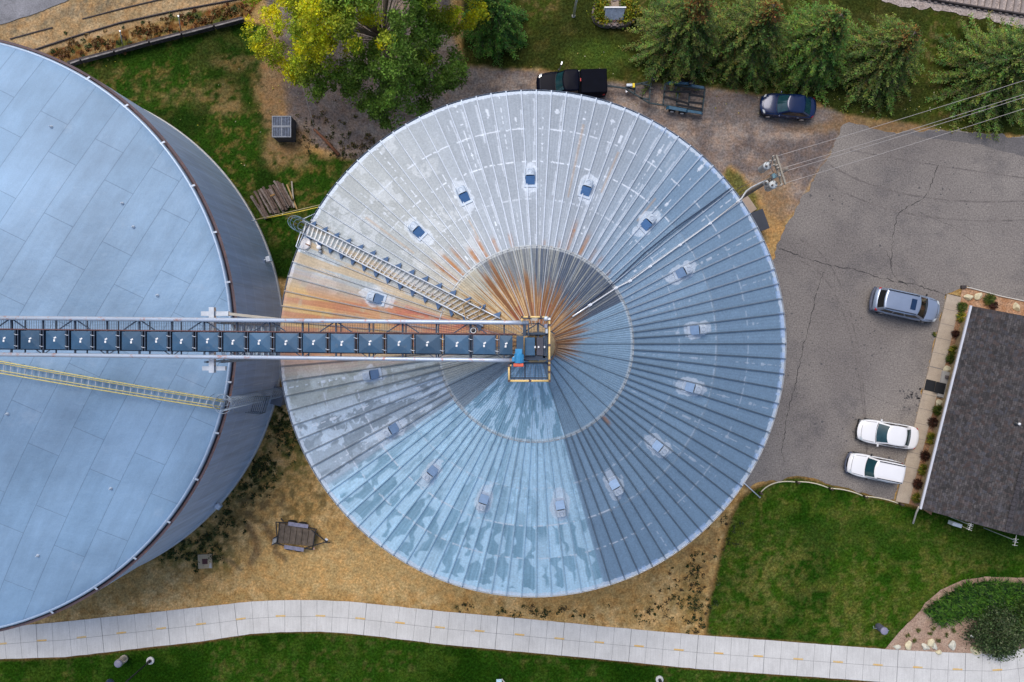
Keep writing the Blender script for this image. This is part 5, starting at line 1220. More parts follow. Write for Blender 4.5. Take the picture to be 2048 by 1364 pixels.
for ll in (.5, HL - .5):
    m.add([hp_(w0, ll, 2.42), hp_(2 * HR - w0, ll, 2.42), hp_(HR, ll, 2.5 + HS * HR - .25)], [(0, 1, 2)])
fixn(m.build('wall', M('tan_stone_wall', (.46, .36, .22), .9, 0, .3, 3, .3, dirt=(.30, .2, .1), dirtamt=.5), house))
m = MB(); m.beam(hp_(w0 - .10, .5, .55), hp_(w0 - .10, HL - .5, .55), .18, 1.05); m.build('stone_skirt', M('golden_stone_skirt', (.42, .31, .17), .95, 0, .35, 4, .6, dirt=(.5, .42, .3), dirtamt=.6), house)
dl = (P(1886, 768).y - hA.y) / ul.y
m = MB(); m.box(hp_(w0 - .03, dl, 1.05), (.08, 1.0, 2.1), rz=math.atan2(vr.y, vr.x)); dr_ = m.build('door', M('grey_door', (.3, .3, .32), .5), house)
m = MB(); m.box(hp_(w0 - .1, dl + .35, 1.0), (.06, .05, .12), rz=math.atan2(vr.y, vr.x)); m.build('handle', chrome, dr_)
for ll in (2.2, 4.3, 9.5, 12.5):
    m = MB(); m.box(hp_(w0 - .02, ll, 1.65), (.06, 1.1, .9), rz=math.atan2(vr.y, vr.x)); wi = m.build('window', white, house); m = MB(); m.box(hp_(w0 - .055, ll, 1.65), (.02, .96, .78), rz=math.atan2(vr.y, vr.x)); m.build('pane', dglass, wi)
m = MB(); a = P(1837, 1017, 2.3) - Vector(house.location); b_ = P(1828, 1047, .1) - Vector(house.location); m.tube([P(1838, 1014, 2.35) - Vector(house.location), P(1833, 1024, .5) - Vector(house.location), P(1826, 1047, .12) - Vector(house.location)], .07, 8); m.build('downspout', M('cream_downspout', (.66, .58, .48), .5), house, True)
def roofz(px, py): 
    p = None; z = 3.0
    for _ in range(20): p = P(px, py, z); d = (p - hA).dot(vr); z = 2.5 + HS * min(d, 2 * HR - d)
    return P(px, py, z)
t = thing('roof_ventpipe', 'small white vent pipe standing out on the dark shingle roof', 'vent pipe', roofz(2033, 847)); MB().lathe([(.07, -.1), (.07, .25), (.1, .27), (.1, .33), (0, .35)], 14).build('pipe', white, t, True); MB().lathe([(.2, -.02), (.12, .06), (.07, .1)], 14).build('boot', black, t)
for (px, py, n, lb, rz) in ((1941, 1050, 5, 'larger white yagi antenna at the lower edge of the shingle roof', R_(70)), (2031, 1081, 3, 'smaller white antenna near the bottom right corner of the shingle roof', R_(80))):
    p = P(px, py, 3.4); t = thing('antenna', lb, 'antenna', (p.x, p.y, 0)); m = MB(); m.tube([(0, 0, 0), (0, 0, 3.5)], .03, 6); m.build('mast', galvlight, t)
    m = MB(); d = Vector((math.cos(rz), math.sin(rz), 0)); e = Vector((-d.y, d.x, 0)); m.tube([d * -.4 + Vector((0, 0, 3.4)), d * .42 + Vector((0, 0, 3.4))], .014, 5)
    for k in range(n): q = d * (-.35 + k * .7 / n) + Vector((0, 0, 3.42)); m.tube([q - e * .2, q + e * .2], .010, 5)
    m.build('elements', white, t)
t = thing('wall_heat_pump', 'small pale boxed unit on the lower wall edge of the shingle roofed building', 'utility box', P(1910, 1048, 1.2)); m = MB(); m.box((0, 0, 0), (.75, .3, .6), rz=R_(-17)); m.build('case', M('pale_case', (.6, .66, .72), .5), t, bevel=.03)
m = MB(); m.tube([(.35, -.1, .2), (1.1, -.42, .3)], .025, 6); m.build('pipe', M('tan_pipe', (.5, .42, .3), .6), t)
for (x, y, lb) in ((1860, 771, 'black rubber doormat nearer the parking lot'), (1880, 776, 'black rubber doormat nearer the building door')):
    z = .13 if x < 1870 else .28; p = P(x, y, z); t = MB().box((0, 0, .012), (.78, .86, .02), rz=R_(-13)).build('doormat', M('doormat_rubber', (.012, .014, .018), .9, 0, .3, 20), None); t.location = p; tag(t, lb, 'doormat', 'doormats')
t = MB().box((0, 0, .1), (.18, .24, .25), rz=R_(-13)).build('mat_scraper', M('brown_grey_box', (.12, .10, .10), .7), None, bevel=.02); t.location = P(1892, 754, .28); tag(t, 'small dark boot scraper box on the pale doorstep', 'boot scraper')
# ---------------------------------------------------------------- foliage
leafm = attrmat('leaf', .55, .12, 6, 0, .25)
lt = leafm.node_tree; lb_ = lt.nodes['Principled BSDF']; tr_ = lt.nodes.new('ShaderNodeBsdfTranslucent'); mxs = lt.nodes.new('ShaderNodeMixShader'); mxs.inputs[0].default_value = .3   # Translucent leaves
lt.links.new(lb_.inputs['Base Color'].links[0].from_socket, tr_.inputs[0]); out_ = [n for n in lt.nodes if n.type == 'OUTPUT_MATERIAL'][0]
lt.links.new(lb_.outputs[0], mxs.inputs[1]); lt.links.new(tr_.outputs[0], mxs.inputs[2]); lt.links.new(mxs.outputs[0], out_.inputs[0])
barkm = M('brown_bark', (.13, .095, .07), .95, 0, .3, 6, .4); twigm = M('grey_twig', (.20, .165, .13), .9, 0, .25, 6)
def leafmesh(name, V, Fc, Cl, parent, off, mat=leafm):
    V = np.asarray(V, dtype=np.float32) - np.array(off, dtype=np.float32); me = bpy.data.meshes.new(name); n = len(V)
    me.vertices.add(n); me.vertices.foreach_set('co', V.ravel()); Fc = np.asarray(Fc, dtype=np.int32); k = Fc.shape[1]
    me.loops.add(Fc.size); me.loops.foreach_set('vertex_index', Fc.ravel()); me.polygons.add(len(Fc)); me.polygons.foreach_set('loop_start', np.arange(0, Fc.size, k, dtype=np.int32)); me.update(calc_edges=True)
    setcol(me, np.asarray(Cl)); me.materials.append(mat); o = bpy.data.objects.new(name, me); C.objects.link(o); o.parent = parent; return o
rg = np.random.default_rng(11)
def leaves(cen, siz, colr, elong=1.7):
    """cen (n,3), siz (n,), colr (n,3) -> quads at random tilt"""
    n = len(cen); a = rg.normal(size=(n, 3)); a[:, 2] *= .5; a /= np.linalg.norm(a, axis=1)[:, None]; b = rg.normal(size=(n, 3)); b -= a * (a * b).sum(1)[:, None]; b /= np.linalg.norm(b, axis=1)[:, None]
    a = a * siz[:, None] * elong * .5; b = b * siz[:, None] * .5
    V = np.stack([cen - a, cen + b, cen + a, cen - b], 1).reshape(-1, 3); Fc = np.arange(n * 4).reshape(-1, 4); return V, Fc, np.repeat(colr, 4, axis=0)
def unpx(px, py, z): k = (H - z) / F; return np.stack([(px - 1024) * k, (682 - py) * k, z], -1)

# big deciduous tree
tb = Vector((-9.6, 22.2, 0)); tree = thing('autumn_tree', 'large broadleaf tree at the top, yellowing on its left side and green on the right', 'tree', tb)
crown = [(470, -160), (482, 20), (490, 60), (500, 90), (530, 120), (560, 145), (590, 160), (605, 190), (630, 195), (665, 180), (690, 195), (740, 225), (770, 255), (800, 250), (850, 225), (870, 190), (925, 170), (940, 130), (910, 100), (905, 70), (960, 55), (975, 20), (975, -160), (720, -230)]
cl = []; tries = 0
while len(cl) < 1350 and tries < 90000:
    tries += 1; x = random.uniform(465, 985); y = random.uniform(-230, 262)
    sdv = float(polysd(np.array([x]), np.array([y]), crown)[0])
    if sdv < 2: continue
    if float(fbm(np.array([x / 34]), np.array([y / 34]), 3, 17)[0]) < .44 and random.random() < .95: continue
    dc_ = min(1, sdv / 130); z = 3.5 + 9.5 * dc_ ** .6 * random.uniform(.55, 1.05); cl.append((x, y, z))
CEN = []; SZ = []; CO = []
ys = [(545, 30, 60), (500, 40, 40), (600, 100, 45), (575, 140, 35), (640, 50, 45), (650, 100, 35), (740, 55, 34), (765, 90, 20), (720, 30, 25), (620, 15, 30), (930, 20, 50), (960, 10, 35), (880, 10, 30), (850, 120, 12), (700, 90, 22), (530, 90, 30)]
for (x, y, z) in cl:
    c0 = np.array(P(x, y, z)); n = random.randint(70, 110); r = random.uniform(.3, .75)
    d = rg.normal(size=(n, 3)); d /= np.linalg.norm(d, axis=1)[:, None]; d *= (rg.random(n) ** .45)[:, None] * np.array([r, r, r * .55]); CEN.append(c0 + d); SZ.append(rg.uniform(.07, .14, n))
    yl = max(math.exp(-((x - a) ** 2 + (y - b) ** 2) / (2 * s * s * .26)) for a, b, s in ys); yl = min(1, yl * random.uniform(.6, 1.35)); 
    g = np.array([.125, .225, .03]) * random.uniform(.55, 1.6); g2 = np.array([.33, .42, .02]); yv = np.array([.80, .72, .01]); left = min(1, max(0, (760 - x) / 250))
    base = g * (1 - left * .4) + g2 * left * .4; base = base * (1 - yl) + (yv if random.random() < .7 else np.array([.55, .62, .02])) * yl
    CO.append(base[None, :] * rg.uniform(.65, 1.35, (n, 1)) * (1 + rg.uniform(-.1, .1, (n, 3))))
V, Fc, Cl = leaves(np.concatenate(CEN), np.concatenate(SZ), np.concatenate(CO)); leafmesh('crown', V, Fc, Cl, tree, tb)
m = MB(); m.tube([(0, 0, -.2), (.1, 0, 2), (.1, .1, 3.6)], [.42, .34, .3], 12); m.build('trunk', barkm, tree, True)
m = MB(); fork = Vector((.1, .1, 3.4))
for k in range(110):
    x, y, z = random.choice(cl); e = P(x, y, z) - tb; mid = fork.lerp(e, .5) + Vector((random.uniform(-.5, .5), random.uniform(-.5, .5), random.uniform(.0, 1.0)))
    r0 = .09 if k < 10 else .035; pts = [fork, fork.lerp(mid, .5) + Vector((0, 0, .3)), mid, mid.lerp(e, .5) + Vector((random.uniform(-.3, .3), random.uniform(-.3, .3), .1)), e]
    m.tube(pts, [r0, r0 * .8, r0 * .55, r0 * .35, .012], 6)
m.build('limbs', twigm, tree, True)

# spruces
def spruce(label, bx, by, hgt, rad, seed, tint=(1, 1, 1), cones=.5, droop=.28, dens=1.0, name='spruce_tree', grp='spruces along the gravel drive'):
    rnd = random.Random(seed); base = P(bx, by, 0); t = thing(name, label, 'tree', base, 0, grp)
    Vv = []; Ff = []; Cc = []; bm_ = MB(); TC = []; TS = []; TK = []
    def frond(p0, d, Ln, wd, colr):
        """one twig: a flat-ish spindle of needles with ragged rim, as two crossed blades"""
        up = Vector((0, 0, 1)); s = d.cross(up)
        if s.length < 1e-3: s = Vector((1, 0, 0))
        s.normalize(); u = s.cross(d)
        for ax in (s, (s * .35 + u).normalized()):
            b = len(Vv); q = [p0, p0 + d * Ln * .35 + ax * wd, p0 + d * Ln * .75 + ax * wd * .8, p0 + d * Ln, p0 + d * Ln * .7 - ax * wd * .9, p0 + d * Ln * .3 - ax * wd]
            Vv.extend([tuple(a) for a in q]); Ff.append((b, b + 1, b + 2, b + 3)); Ff.append((b, b + 3, b + 4, b + 5))
            for k in range(6): f = .75 + .5 * (k in (2, 3)) ; Cc.append([c_ * f for c_ in colr])
    rad *= 1.14; nw = int(hgt / .21)
    for w_ in range(nw):
        f = w_ / nw; z = .35 + (hgt - .5) * f; br_ = rad * (1 - f) ** .72 * (1 + .06 * rnd.uniform(-1, 1)) + .12; nb = max(5, int((9 + 9 * (1 - f)) * dens)); ph = rnd.uniform(0, 6.28)
        for k in range(nb):
            a = ph + 2 * PI * k / nb + rnd.uniform(-.38, .38); bl_ = br_ * rnd.uniform(.5, 1.15); d = Vector((math.cos(a), math.sin(a), 0)); pts = []
            for j in range(9): s_ = j / 8; pts.append(base + Vector((0, 0, z + rnd.uniform(-.03, .03))) + d * bl_ * s_ + Vector((0, 0, bl_ * (.20 * s_ - droop * 2.0 * s_ * s_ + .18 * s_ ** 4))))
            if k % 2 == 0 or f < .5: bm_.tube([pts[0], pts[3], pts[6]], [.035, .022, .008], 4, cap=False)
            side = Vector((-d.y, d.x, 0)); nt_ = max(3, int(bl_ / .085)); gsh = rnd.uniform(.65, 1.3); olive = rnd.random()
            cb = Vector((.12, .20, .05)).lerp(Vector((.24, .28, .06)), olive)
            for j in range(nt_):
                s_ = .18 + .82 * (j + .5) / nt_; ix = s_ * 8; i0 = min(7, int(ix)); p = pts[i0].lerp(pts[i0 + 1], ix - i0); fd = (pts[i0 + 1] - pts[i0]).normalized(); sgn = 1 if j % 2 else -1
                tl = (.16 + .34 * (1 - s_)) * (.7 + .5 * bl_ / rad) * rnd.uniform(.7, 1.25); dd = (fd * .5 + side * sgn * rnd.uniform(.5, 1.1) + Vector((0, 0, rnd.uniform(-.45, .35)))).normalized()
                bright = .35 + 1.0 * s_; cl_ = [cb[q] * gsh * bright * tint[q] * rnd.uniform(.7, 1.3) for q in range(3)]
                if f > .78 and rnd.random() < cones: cl_ = [.34 * rnd.uniform(.7, 1.2), .20 * rnd.uniform(.7, 1.2), .05]
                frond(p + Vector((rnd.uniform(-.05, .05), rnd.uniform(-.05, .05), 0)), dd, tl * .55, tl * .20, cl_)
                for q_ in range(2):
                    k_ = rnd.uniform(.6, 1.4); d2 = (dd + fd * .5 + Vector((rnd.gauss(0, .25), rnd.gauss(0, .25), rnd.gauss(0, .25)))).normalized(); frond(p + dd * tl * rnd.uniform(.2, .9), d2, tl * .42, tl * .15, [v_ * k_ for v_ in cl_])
                if j % 3 == 0:
                    o_ = p + dd * tl * rnd.uniform(0, 1.0) + Vector((rnd.gauss(0, .06), rnd.gauss(0, .06), rnd.gauss(0, .05))); TC.append(tuple(o_)); TS.append(rnd.uniform(.06, .12)); k_ = rnd.uniform(.6, 1.5); TK.append([v_ * k_ for v_ in cl_])
            frond(pts[7], (pts[8] - pts[7]).normalized(), .22, .05, [cb[q] * gsh * 1.5 * tint[q] for q in range(3)])
    for k in range(5): frond(base + Vector((0, 0, hgt - .3 + k * .07)), Vector((rnd.uniform(-.4, .4), rnd.uniform(-.4, .4), 1)).normalized(), .3, .06, (.30, .19, .05) if cones > .3 else (.10, .13, .04))
    V2, F2, C2 = leaves(np.array(TC), np.array(TS), np.array(TK), 1.5); n0 = len(Vv); leafmesh('foliage', np.concatenate([np.array(Vv), V2]), np.concatenate([np.array(Ff), F2 + n0]), np.concatenate([np.array(Cc), C2]), t, base); bm_.build('branches', twigm, t, off=base)
    MB().tube([(0, 0, -.2), (0, 0, hgt * .6), (0, 0, hgt - .2)], [.17, .09, .02], 8).build('trunk', barkm, t, True); return t
spruce('tall spruce with orange-brown cones, first in the row right of the flower bed', 1348, 92, 8.4, 3.5, 1, cones=.75)
spruce('dark spruce with a golden top, between the first spruce and the bushy one', 1478, 100, 7.6, 3.4, 2, cones=.7)
spruce('bushy green spruce standing directly above the dark blue sedan', 1600, 112, 7.2, 3.4, 3, (.95, 1.12, 1.0), cones=.2)
spruce('wide spruce with sweeping arched branches, rightmost of the touching row', 1742, 132, 6.2, 3.7, 4, cones=.35, droop=.32)
spruce('separate round dense conifer at the right edge, below the rails', 1968, 155, 5.4, 3.9, 5, (1.0, 1.05, 1.1), cones=.0, dens=1.3, droop=.2)
spruce('dark green weeping conifer between the yellowing tree and the flagpole', 988, 62, 5.6, 2.6, 6, (.7, 1.05, .8), cones=0, droop=.36, dens=1.2, grp='spruces along the gravel drive')

# low plants
def tuft(name, label, cat, px, py, r, h, n, colr, grp=None, blade=.035, droop=.6, z0=0.0):
    base = P(px, py, z0); t = thing(name, label, cat, base, 0, grp); Vv = []; Ff = []; Cc = []
    for k in range(n):
        a = random.uniform(0, 6.283); rr0 = random.uniform(0, r * .5); p = Vector((math.cos(a) * rr0, math.sin(a) * rr0, 0)); a2 = a + random.uniform(-.7, .7); d = Vector((math.cos(a2), math.sin(a2), 0)); s = Vector((-d.y, d.x, 0)); Ln = r * random.uniform(.5, 1.0)
        b = len(Vv); hh = h * random.uniform(.6, 1.1); f = random.uniform(.6, 1.4); cc_ = random.choice(colr)
        q = [p - s * blade, p + s * blade, p + d * Ln * .5 + s * blade + Vector((0, 0, hh)), p + d * Ln * .5 - s * blade + Vector((0, 0, hh)), p + d * Ln + Vector((0, 0, hh * (1 - droop)))]
        Vv.extend([tuple(v) for v in q]); Ff += [(b, b + 1, b + 2), (b, b + 2, b + 3), (b + 3, b + 2, b + 4)]; Cc += [[c_ * f for c_ in cc_]] * 5
    leafmesh('foliage', Vv, Ff, Cc, t, (0, 0, 0)); return t
YG = [(.22, .24, .03), (.38, .30, .04), (.10, .15, .02)]; GR = [(.05, .09, .015), (.09, .13, .02), (.14, .14, .03)]; DR = [(.07, .025, .02), (.05, .03, .02), (.10, .04, .025)]
for (x, y, r, c_, lb) in [(1921, 614, .42, GR, 'green shrub at the top end of the stone bed'), (1920, 634, .45, YG, 'yellow-green shrub just below the topmost shrub of the bed'), (1907, 667, .36, DR, 'dark red shrub opposite the wagon nose'),
    (1904, 701, .42, YG, 'yellow-green shrub midway above the doorstep'), (1897, 717, .38, GR, 'dark green shrub just above the boulder by the doorstep'), (1873, 820, .45, GR, 'green shrub beside a white stub below the doorstep boulder'), (1863, 844, .50, DR, 'dark red-brown oval shrub left of the gutter, upper'),
    (1860, 877, .50, YG, 'golden grass clump level with the white sedan'), (1847, 910, .50, DR, 'dark red-brown oval shrub between the two white cars'), (1844, 939, .46, YG, 'golden green clump level with the boxy white car'), (1832, 966, .50, DR, 'dark red-brown oval shrub below the boxy white car'), (1830, 995, .42, YG, 'yellow-green clump at the bottom end of the bed'),
    (1975, 599, .46, GR, 'green shrub between boulders above the roof'), (1983, 611, .42, DR, 'dark shrub touching the top edge of the roof')]:
    tuft('bed_shrub', lb, 'shrub', x, y, r * (.78 if c_ is DR else .95), .45, 160, c_, 'shrubs in the stone bed', .03)
for (x, y) in [(1814, 1270), (1835, 1260), (1828, 1280), (1859, 1266), (1875, 1280), (1892, 1269), (1888, 1251), (1866, 1256), (1905, 1260)]:
    tuft('grass_sprig', 'tiny green sprig dotted over the pink gravel near the footpath', 'plant', x, y, .22, .2, 26, GR, 'sprigs in the pink gravel', .02)
tuft('weed', 'lone green weed growing at the edge of the sidewalk', 'weed', 1867, 669, .2, .2, 30, GR, None, .03)
# rocks
def rock(px, py, s, label, grp, colr, seed, sx=1.0, rz=0):
    rnd = random.Random(seed); bm = bmesh.new(); bmesh.ops.create_icosphere(bm, subdivisions=3, radius=1)
    for v in bm.verts:
        d = v.co.normalized(); k = 1
        for q in range(9):
            ax = Vector((math.sin(seed * 3.1 + q * 1.7), math.cos(seed * 1.3 + q * 2.9), math.sin(q * 4.1 + seed) * .8)).normalized(); k = min(k, (.72 + .12 * math.sin(q * 2.2 + seed)) / max(.2, d.dot(ax)) if d.dot(ax) > .3 else 1)
        v.co = d * k; v.co.x *= s * sx; v.co.y *= s * .85; v.co.z = v.co.z * s * .6 + s * .25
    me = bpy.data.meshes.new('boulder'); bm.to_mesh(me); bm.free(); o = bpy.data.objects.new('boulder', me); C.objects.link(o); me.materials.append(colr); o.location = P(px, py, 0); o.rotation_euler.z = rz; return tag(o, label, 'boulder', grp)
limes = M('pale_limestone', (.62, .56, .38), .9, 0, .2, 5, .5, dirt=(.45, .33, .18), dirtamt=.6); limes2 = M('greyish_limestone', (.58, .57, .48), .9, 0, .2, 5, .5, dirt=(.4, .33, .22), dirtamt=.5)
B1 = 'boulders in the stone bed'; B2 = 'boulders in the pink gravel'
for i, (x, y, s, lb) in enumerate([(1935, 594, .36, 'cream boulder nearest the top corner of the stone bed'), (1955, 592, .34, 'cream boulder, second along the top of the bed'), (2032, 614, .36, 'cream boulder far right above the roof'), (1893, 738, .36, 'rounded cream boulder just above the doorstep'), (1877, 805, .36, 'cream boulder just below the doorstep')]):
    rock(x, y, s, lb, B1, limes, i + 1, 1.1, i)
for i, (x, y, s, lb) in enumerate([(1793, 1293, .26, 'smallest pale boulder at the left tip of the pink gravel'), (1816, 1290, .34, 'squarish pale boulder, second from the left by the path'), (1850, 1293, .32, 'pointed cream boulder left of the pair of touching stones'), (1860, 1285, .33, 'upper stone of the touching pair near the path'), (1868, 1292, .28, 'lower stone of the touching pair near the path'), (1876, 1304, .24, 'flat grey stone lying over the path edge'), (1903, 1289, .36, 'tall cream boulder standing apart on the gravel'), (1950, 1300, .42, 'wide orange-tan boulder beside the dark shrub by the path')]):
    rock(x, y, s, lb, B2, limes if i % 2 else limes2, i + 11, 1.2, i * 1.3)
t = thing('spike_light', 'small white spike light poking out beside the dark green bush', 'garden light', P(1932, 1265, 0)); MB().tube([(0, 0, 0), (.05, -.03, .45)], .02, 6).build('spike', galvlight, t); MB().lathe([(.03, -.05), (.11, .0), (.12, .16), (0, .18)], 14, c=(.09, -.05, .5)).build('head', white, t, True)
# daylily bed and juniper at lower right
def bladebed(name, poly, n, z, ln, colr, mat=leafm):
    Vv = []; Ff = []; Cc = []; k = 0; xs = [p[0] for p in poly]; ys_ = [p[1] for p in poly]
    X = rg.uniform(min(xs), max(xs), n * 3); Y = rg.uniform(min(ys_), max(ys_), n * 3); s = polysd(X, Y, poly); ok = s > 2; X = X[ok][:n]; Y = Y[ok][:n]
    cl_ = fbm(X / 9, Y / 9, 2, 5)
    for x, y, cl0 in zip(X, Y, cl_):
        p = P(x, y, 0); a = 12.56 * cl0 + random.uniform(-.9, .9); d = Vector((math.cos(a), math.sin(a), 0)); s = Vector((-d.y, d.x, 0)) * random.uniform(.018, .035); L_ = ln * random.uniform(.6, 1.2); hh = z * random.uniform(.5, 1.1); b = len(Vv); f = random.uniform(.5, 1.5); cc_ = random.choice(colr)
        q = [p - s, p + s, p + d * L_ * .4 + s + Vector((0, 0, hh)), p + d * L_ * .4 - s + Vector((0, 0, hh)), p + d * L_ + Vector((0, 0, hh * .6))]; Vv.extend([tuple(v) for v in q]); Ff += [(b, b + 1, b + 2), (b, b + 2, b + 3), (b + 3, b + 2, b + 4)]; Cc += [[c_ * f for c_ in cc_]] * 5
    o = leafmesh(name, Vv, Ff, Cc, None, (0, 0, 0), mat); return o
o = bladebed('daylily_bed', [(1843, 1222), (1860, 1205), (1890, 1186), (1925, 1166), (1975, 1160), (2040, 1165), (2200, 1200), (2300, 1260), (2048, 1250), (1960, 1235), (1935, 1230), (1905, 1240), (1870, 1245)], 7000, .6, .75, [(.03, .10, .01), (.06, .16, .015), (.09, .20, .02), (.012, .04, .008)]); tag(o, kind='stuff')
def bush(name, label, cat, px, py, r, h, n, colr, grp=None, leaf=.09, sq=1.0, z0=0.0):
    base = P(px, py, z0); t = thing(name, label, cat, base, 0, grp); nc = max(8, int(n / 60)); CE = []; CO = []
    for k in range(nc):
        a = random.uniform(0, 6.28); q = math.sqrt(random.random()); zc = h * (1 - q * q) ** .5 * random.uniform(.6, 1); c0 = np.array([r * q * math.cos(a), r * q * math.sin(a) * sq, zc]); m_ = 60; d = rg.normal(size=(m_, 3)) * r * .13; CE.append(c0 + d); cc_ = np.array(random.choice(colr)) * random.uniform(.6, 1.4); CO.append(cc_[None, :] * rg.uniform(.6, 1.4, (m_, 1)))
    cen = np.concatenate(CE); cen[:, 2] = np.abs(cen[:, 2]); V, Fc, Cl = leaves(cen, rg.uniform(leaf * .6, leaf * 1.3, len(cen)), np.concatenate(CO)); leafmesh('foliage', V, Fc, Cl, t, (0, 0, 0))
    m = MB()
    for k in range(7): a = k * .9; m.tube([(0, 0, 0), (r * .4 * math.cos(a), r * .4 * math.sin(a), h * .6)], [.03, .01], 5)
    m.build('stems', twigm, t); return t
bush('juniper_bush', 'large rounded grey-green juniper beside the footpath at the lower right', 'bush', 1985, 1258, 2.2, 1.5, 9000, [(.06, .11, .035), (.10, .15, .055), (.15, .18, .09), (.03, .055, .02)], None, .10, .85)
bush('dark_bush', 'dark ragged bush at the lower right corner above the path bend', 'bush', 2062, 1235, 2.0, 1.3, 6000, [(.05, .11, .02), (.09, .14, .035)], None, .11)
# tiny weeds scattered on the tan ground: nobody could count them
def scatter(name, spots, leafc, sz, hh=.12, cat=None):
    CE = []; CO = []
    for (x, y, n, sx, sy) in spots:
        for k in range(n):
            a = random.gauss(x, sx); b = random.gauss(y, sy); p = np.array(P(a, b, 0)); m_ = random.randint(8, 26); r = random.uniform(.04, .13); d = rg.normal(size=(m_, 3)) * r; d[:, 2] = np.abs(d[:, 2]) * .6; CE.append(p + d); CO.append(np.array(random.choice(leafc))[None, :] * rg.uniform(.6, 1.4, (m_, 1)))
    cen = np.concatenate(CE); V, Fc, Cl = leaves(cen, rg.uniform(sz * .6, sz * 1.3, len(cen)), np.concatenate(CO)); o = leafmesh(name, V, Fc, Cl, None, (0, 0, 0)); tag(o, kind='stuff'); return o
scatter('weeds', [(1392, 1165, 26, 9, 22), (1400, 1215, 30, 16, 20), (1335, 1205, 14, 26, 12), (1300, 1228, 12, 30, 8), (1385, 1250, 16, 22, 10), (1120, 1228, 18, 60, 7), (1060, 1222, 14, 60, 7), (1350, 1170, 8, 12, 16), (1390, 1130, 12, 18, 14), (925, 1213, 8, 10, 5), (1455, 1060, 12, 16, 22)],
        [(.03, .05, .015), (.045, .06, .02), (.08, .06, .03)], .085)
scatter('clover_patches', [(565, 855, 60, 16, 26), (525, 935, 60, 18, 18), (490, 975, 50, 25, 14), (590, 880, 36, 10, 22), (405, 1085, 40, 24, 10), (340, 1105, 30, 26, 8), (445, 1045, 30, 20, 14), (395, 1120, 22, 10, 10), (430, 1112, 16, 8, 8)], [(.06, .085, .02), (.10, .11, .03), (.045, .06, .02)], .09)
scatter('roadside_weeds', [(200, 88, 40, 30, 8), (300, 62, 40, 30, 7), (390, 38, 40, 30, 7), (460, 22, 30, 20, 7), (140, 108, 24, 20, 6)], [(.20, .10, .03), (.30, .20, .08), (.08, .10, .03), (.15, .06, .02)], .12)
scatter('gravel_weeds', [(720, 285, 30, 40, 14), (640, 260, 20, 30, 20), (700, 300, 26, 30, 8), (660, 230, 16, 30, 20)], [(.10, .09, .03), (.16, .11, .05), (.06, .07, .02)], .09)
CE = []; CO = []
for (x, y, n, sx, sy) in [(1680, 205, 26, 45, 14), (1800, 225, 34, 60, 18), (1850, 190, 24, 30, 30), (1600, 190, 10, 50, 10), (1250, 120, 26, 100, 40), (1900, 255, 40, 50, 6), (560, 175, 30, 30, 30), (1960, 262, 24, 40, 6), (1400, 205, 30, 120, 14), (250, 120, 6, 60, 14), (430, 250, 30, 60, 70)]:
    for k in range(n): CE.append(np.array(P(random.gauss(x, sx), random.gauss(y, sy), .03))); CO.append(np.array(random.choice([(.55, .50, .05), (.5, .42, .12), (.55, .5, .35)])))
V, Fc, Cl = leaves(np.array(CE), rg.uniform(.05, .10, len(CE)), np.array(CO)); o = leafmesh('fallen_leaves', V, Fc, Cl, None, (0, 0, 0)); tag(o, kind='stuff')

# ---------------------------------------------------------------- things in the yard
# flower bed with block wall and sign
t = thing('raised_flower_bed', 'oval stone-block raised flower bed with yellow-green shrubs on the upper lawn', 'flower bed', P(1227, 30, 0)); m = MB()
rx, ry = 1.62, .98
def oval(k): 
    a = 2 * PI * k; c_, s_ = math.cos(a), math.sin(a); return Vector((rx * math.copysign(abs(c_) ** .75, c_), ry * math.copysign(abs(s_) ** .75, s_), 0))
for lay in range(3):
    for k in range(32):
        p = oval((k + .5 * (lay % 2)) / 32); q = oval((k + .5 * (lay % 2) + .5) / 32); d = q - p; m.box((p.x, p.y, .09 + lay * .17), (.30, .22, .16), rz=math.atan2(d.y, d.x))
m.build('block_wall', M('mauve_grey_block', (.20, .165, .16), .9, 0, .3, 2.5, .4), t)
MB().prism([tuple((oval(k / 32) * .93).xy) for k in range(32)], 0, .44).build('gravel_fill', M('bed_gravel', (.33, .26, .2), .95, 0, .4, 14, .6), t)
def leafpart(cx, cy, r, n, col_, z, nm, par):
    cen = rg.normal(size=(n, 3)) * np.array([r * .45, r * .45, .14]) + np.array([cx, cy, z + .15]); V, Fc, Cl = leaves(cen, rg.uniform(.07, .15, n), np.array(col_)[rg.integers(0, len(col_), n)] * rg.uniform(.6, 1.4, (n, 1))); leafmesh(nm, V, Fc, Cl, par, (0, 0, 0))
YY_ = [(.30, .30, .02), (.18, .24, .02), (.10, .17, .02), (.34, .24, .02)]
for (x, y, r) in ((-1.0, .1, .75), (-.85, -.35, .6), (1.05, .1, .75), (.9, -.35, .6), (-1.0, .5, .5), (1.0, .5, .5)): leafpart(x, y, r, 900, YY_, .45, 'shrub', t)
leafpart(0, -.2, .7, 120, [(.4, .2, .16), (.3, .3, .1)], .4, 'low_plants', t)
t2 = thing('garden_sign', 'white framed sign board standing in the raised flower bed', 'sign', P(1227, 30, .44)); m = MB()
for x in (-.78, .78): m.box((x, .15, .45), (.10, .10, .95))
m.box((0, .15, .92), (1.66, .10, .07)); m.build('frame', white, t2); m = MB(); m.box((0, -.17, .55), (1.46, .05, .92), m=Matrix.Rotation(R_(-42), 3, 'X')); m.build('board', M('blue_grey_board', (.30, .36, .46), .5, 0, .3, 6), t2)
